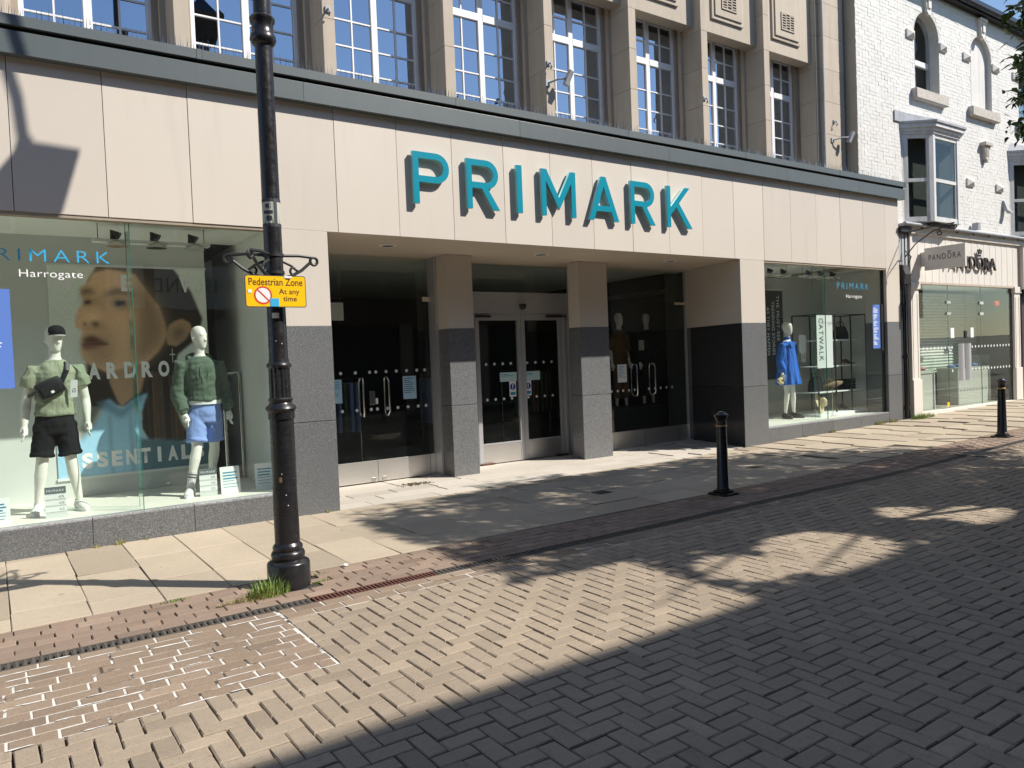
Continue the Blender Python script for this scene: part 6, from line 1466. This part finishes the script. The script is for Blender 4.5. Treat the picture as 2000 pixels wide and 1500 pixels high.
for i in range(4):
    bm = NB(); bx(bm, -.19, .19, -.14, .14, .002+.052*i, .05+.052*i, bev=.02); ob('folded_garment', bm, M['denim_b'], t, True, world=False)
def hat(loc, rot, label):
    bm = NB(); lathe(bm, [(.0, .125), (.05, .122), (.085, .10), (.097, .05), (.10, .012), (.125, .003), (.20, -.012), (.225, -.02), (.225, -.026), (.12, -.006), (.09, -.004), (.0, -.004)], 36); o = ob('straw_hat', bm, M['straw'], None, True); o.location = loc; o.rotation_euler = rot; tag(o, label, 'hat')
hat((14.12, 9.08, .90), (-.45, .1, 0), 'wide brimmed straw hat tipped forward beside folded clothes'); hat((13.62, 9.0, .56), (1.25, .2, .3), 'wide brimmed straw hat standing on edge on the rack plinth')
def clump(loc, label, m, r=.12, cat='shoes', nm='heeled_shoes'):
    t = empty(nm, loc, label, cat)
    for s in (-1, 1):
        bm = NB(); tube(bm, [(s*.06, .10, .10), (s*.06, .04, .08), (s*.06, -.06, .025), (s*.06, -.13, .02)], [(.028, .02), (.03, .018), (.035, .012), (.02, .01)], 10); tube(bm, [(s*.06, .10, .09), (s*.06, .105, .0)], [.012, .008], 8); organic('shoe', bm, m, t, .006, 2)
clump((14.55, 9.1, .36), 'dark heeled shoes on the rack plinth', M['leather']); clump((14.2, 9.15, 1.291), 'pale heeled shoes on the middle rack shelf', M['straw']); clump((14.75, 9.1, 1.291), 'small dark heeled shoes on the middle rack shelf', M['tan_cloth'])
clump((14.1, 9.1, 1.811), 'flat dark shoes on the upper rack shelf', M['leather'])
cw = empty('vertical_banner', (13.46, 8.77, .304), 'white vertical banner reading CATWALK in front of the black rack', 'banner')
bo('banner_panel', M['paper'], cw, 13.20, 13.72, 8.765, 8.771, 1.26, 2.29)
bm = NB(); tube(bm, [(13.70, 8.785, .31), (13.70, 8.785, 1.26)], .006, 6); ob('banner_pole', bm, M['steel'], cw); bo('banner_foot', M['steel'], cw, 13.58, 13.82, 8.74, 8.84, .304, .312)
VERT = Matrix(((0,1,0,0),(0,0,-1,0),(-1,0,0,0),(0,0,0,1)))     # letters reading downwards
def vtext(s, m, par, x0, x1, y, ztop, zbot, sp=1.0):
    me = text_mesh(s, 1.0, spacing=sp); co = np.empty(len(me.vertices)*3); me.vertices.foreach_get('co', co); co = co.reshape(-1, 3); lo, hi = co.min(0), co.max(0)
    co[:, 0] = (co[:, 0]-lo[0])/(hi[0]-lo[0])*(ztop-zbot); co[:, 1] = (co[:, 1]-lo[1])/(hi[1]-lo[1])*(x1-x0); me.vertices.foreach_set('co', co.ravel()); me.transform(Matrix.Translation((x0, y, ztop)) @ VERT); return lk('lettering', me, m, par)
vtext('CATWALK', M['ink'], cw, 13.27, 13.41, 8.762, 2.23, 1.40, 1.25)
db = empty('vertical_banner', (12.9, 9.75, 1.8), 'dark hanging banner with white capitals THE MUST-SEE TRENDING STORIES', 'banner')
bo('banner_panel', plain('dark_photo_banner', (.035, .038, .04), .6, .4, 2), db, 12.35, 13.53, 9.75, 9.756, 1.05, 2.86); bo('banner_rail', M['paper'], db, 12.34, 13.54, 9.745, 9.762, 2.8605, 2.88)
for i, s in enumerate(('AS THEY HAPPEN', 'TRENDING STORIES', 'THE MUST-SEE')): vtext(s, M['white_vinyl'], db, 13.0+.16*i, 13.085+.16*i, 9.747, 2.52+.12*i, 1.55+.28*(i == 2), 1.1)
bl = bo('blue_garment', M['dress'], db, 12.35, 12.75, 9.735, 9.744, 1.2, 2.2)
t = empty('price_card', (13.12, 9.02, 1.5), 'white price card clipped beside the cobalt dress', 'card'); bo('card', M['paper'], t, 13.0, 13.23, 9.02, 9.024, 1.57, 1.92); bo('lower_card', M['grey_wall'], t, 13.06, 13.20, 9.016, 9.02, 1.40, 1.569); text_fit('price', '15', M['ink'], t, 13.09, 13.17, 9.014, 1.45, 1.52)
# a few things deep inside: hanging sign and rails
hs = bo('hanging_sign', M['pale_wall'], None, 4.15, 4.45, 10.9, 10.92, 2.35, 2.62); tag(hs, 'pale hanging sign inside the left-hand doors', 'sign')
for x in (4.2, 4.4):
    bm = NB(); tube(bm, [(x, 10.91, 2.62), (x, 10.91, 3.26)], .004, 5); ob('hanging_wire', bm, M['steel'], hs)
for i, (x, y, lab) in enumerate(((4.6, 12.2, 'chrome clothes rail of dark garments deep inside the left doors'), (7.2, 12.6, 'chrome clothes rail of dark garments behind the centre doors'), (9.2, 12.9, 'chrome clothes rail of dark garments behind the right doors'))):
    t = empty('clothes_rail', (x, y, 0), lab, 'clothes rail'); bm = NB(); tube(bm, [(x-.6, y, 0), (x-.6, y, 1.45), (x+.6, y, 1.45), (x+.6, y, 0)], .015, 8); ob('rail_frame', bm, M['steel'], t, True)
    for k in range(10):
        bm = NB(); gx = x-.5+.11*k; bx(bm, gx-.03, gx+.03, y-.22, y+.22, .55, 1.38, bev=.02); ob('garment', bm, random.choice((M['denim_b'], M['tan_cloth'], M['hoodie'], M['denim_p'])), t)
# odds and ends blown into the porch
rs_ = random.Random(3)
def scrap(x, y, s, label, m):
    bm = NB(); v = [bm.verts.new((s*math.cos(a)*rs_.uniform(.6, 1), s*math.sin(a)*rs_.uniform(.5, .9), rs_.uniform(.004, .02))) for a in [6.283*i/7 for i in range(7)]]; c = bm.verts.new((0, 0, .012))
    for i in range(7): bm.faces.new((v[i], v[(i+1) % 7], c))
    o = ob('litter_scrap', bm, m); o.location = (x, y, gz(x)+.004); tag(o, label, 'litter')
scrap(9.15, 9.25, .05, 'scrap of white paper on the granite slabs before the right doors', M['paper']); scrap(2.35, 5.95, .03, 'tiny white scrap on the red brick strip', M['paper'])
V = []; F = []
for _ in range(150):
    px, py = rs_.gauss(0, .11), rs_.gauss(0, .045); a = rs_.uniform(0, 6.283); l = rs_.uniform(.01, .035); b = len(V); w = l*.35
    V += [(px, py, rs_.uniform(.002, .012)), (px+l*math.cos(a)-w*math.sin(a), py+l*math.sin(a)+w*math.cos(a), rs_.uniform(.003, .02)), (px+2*l*math.cos(a), py+2*l*math.sin(a), .005), (px+l*math.cos(a)+w*math.sin(a), py+l*math.sin(a)-w*math.cos(a), .004)]; F.append((b, b+1, b+2, b+3))
o = lk('leaf_litter', pyd('leaf_litter', V, F, plain('dead_leaf', (.10, .085, .04), .9, .5, 20)), None); o.location = (4.75, 9.35, .003); tag(o, 'drift of dead leaf fragments before the left doors', 'leaves', kind='stuff')
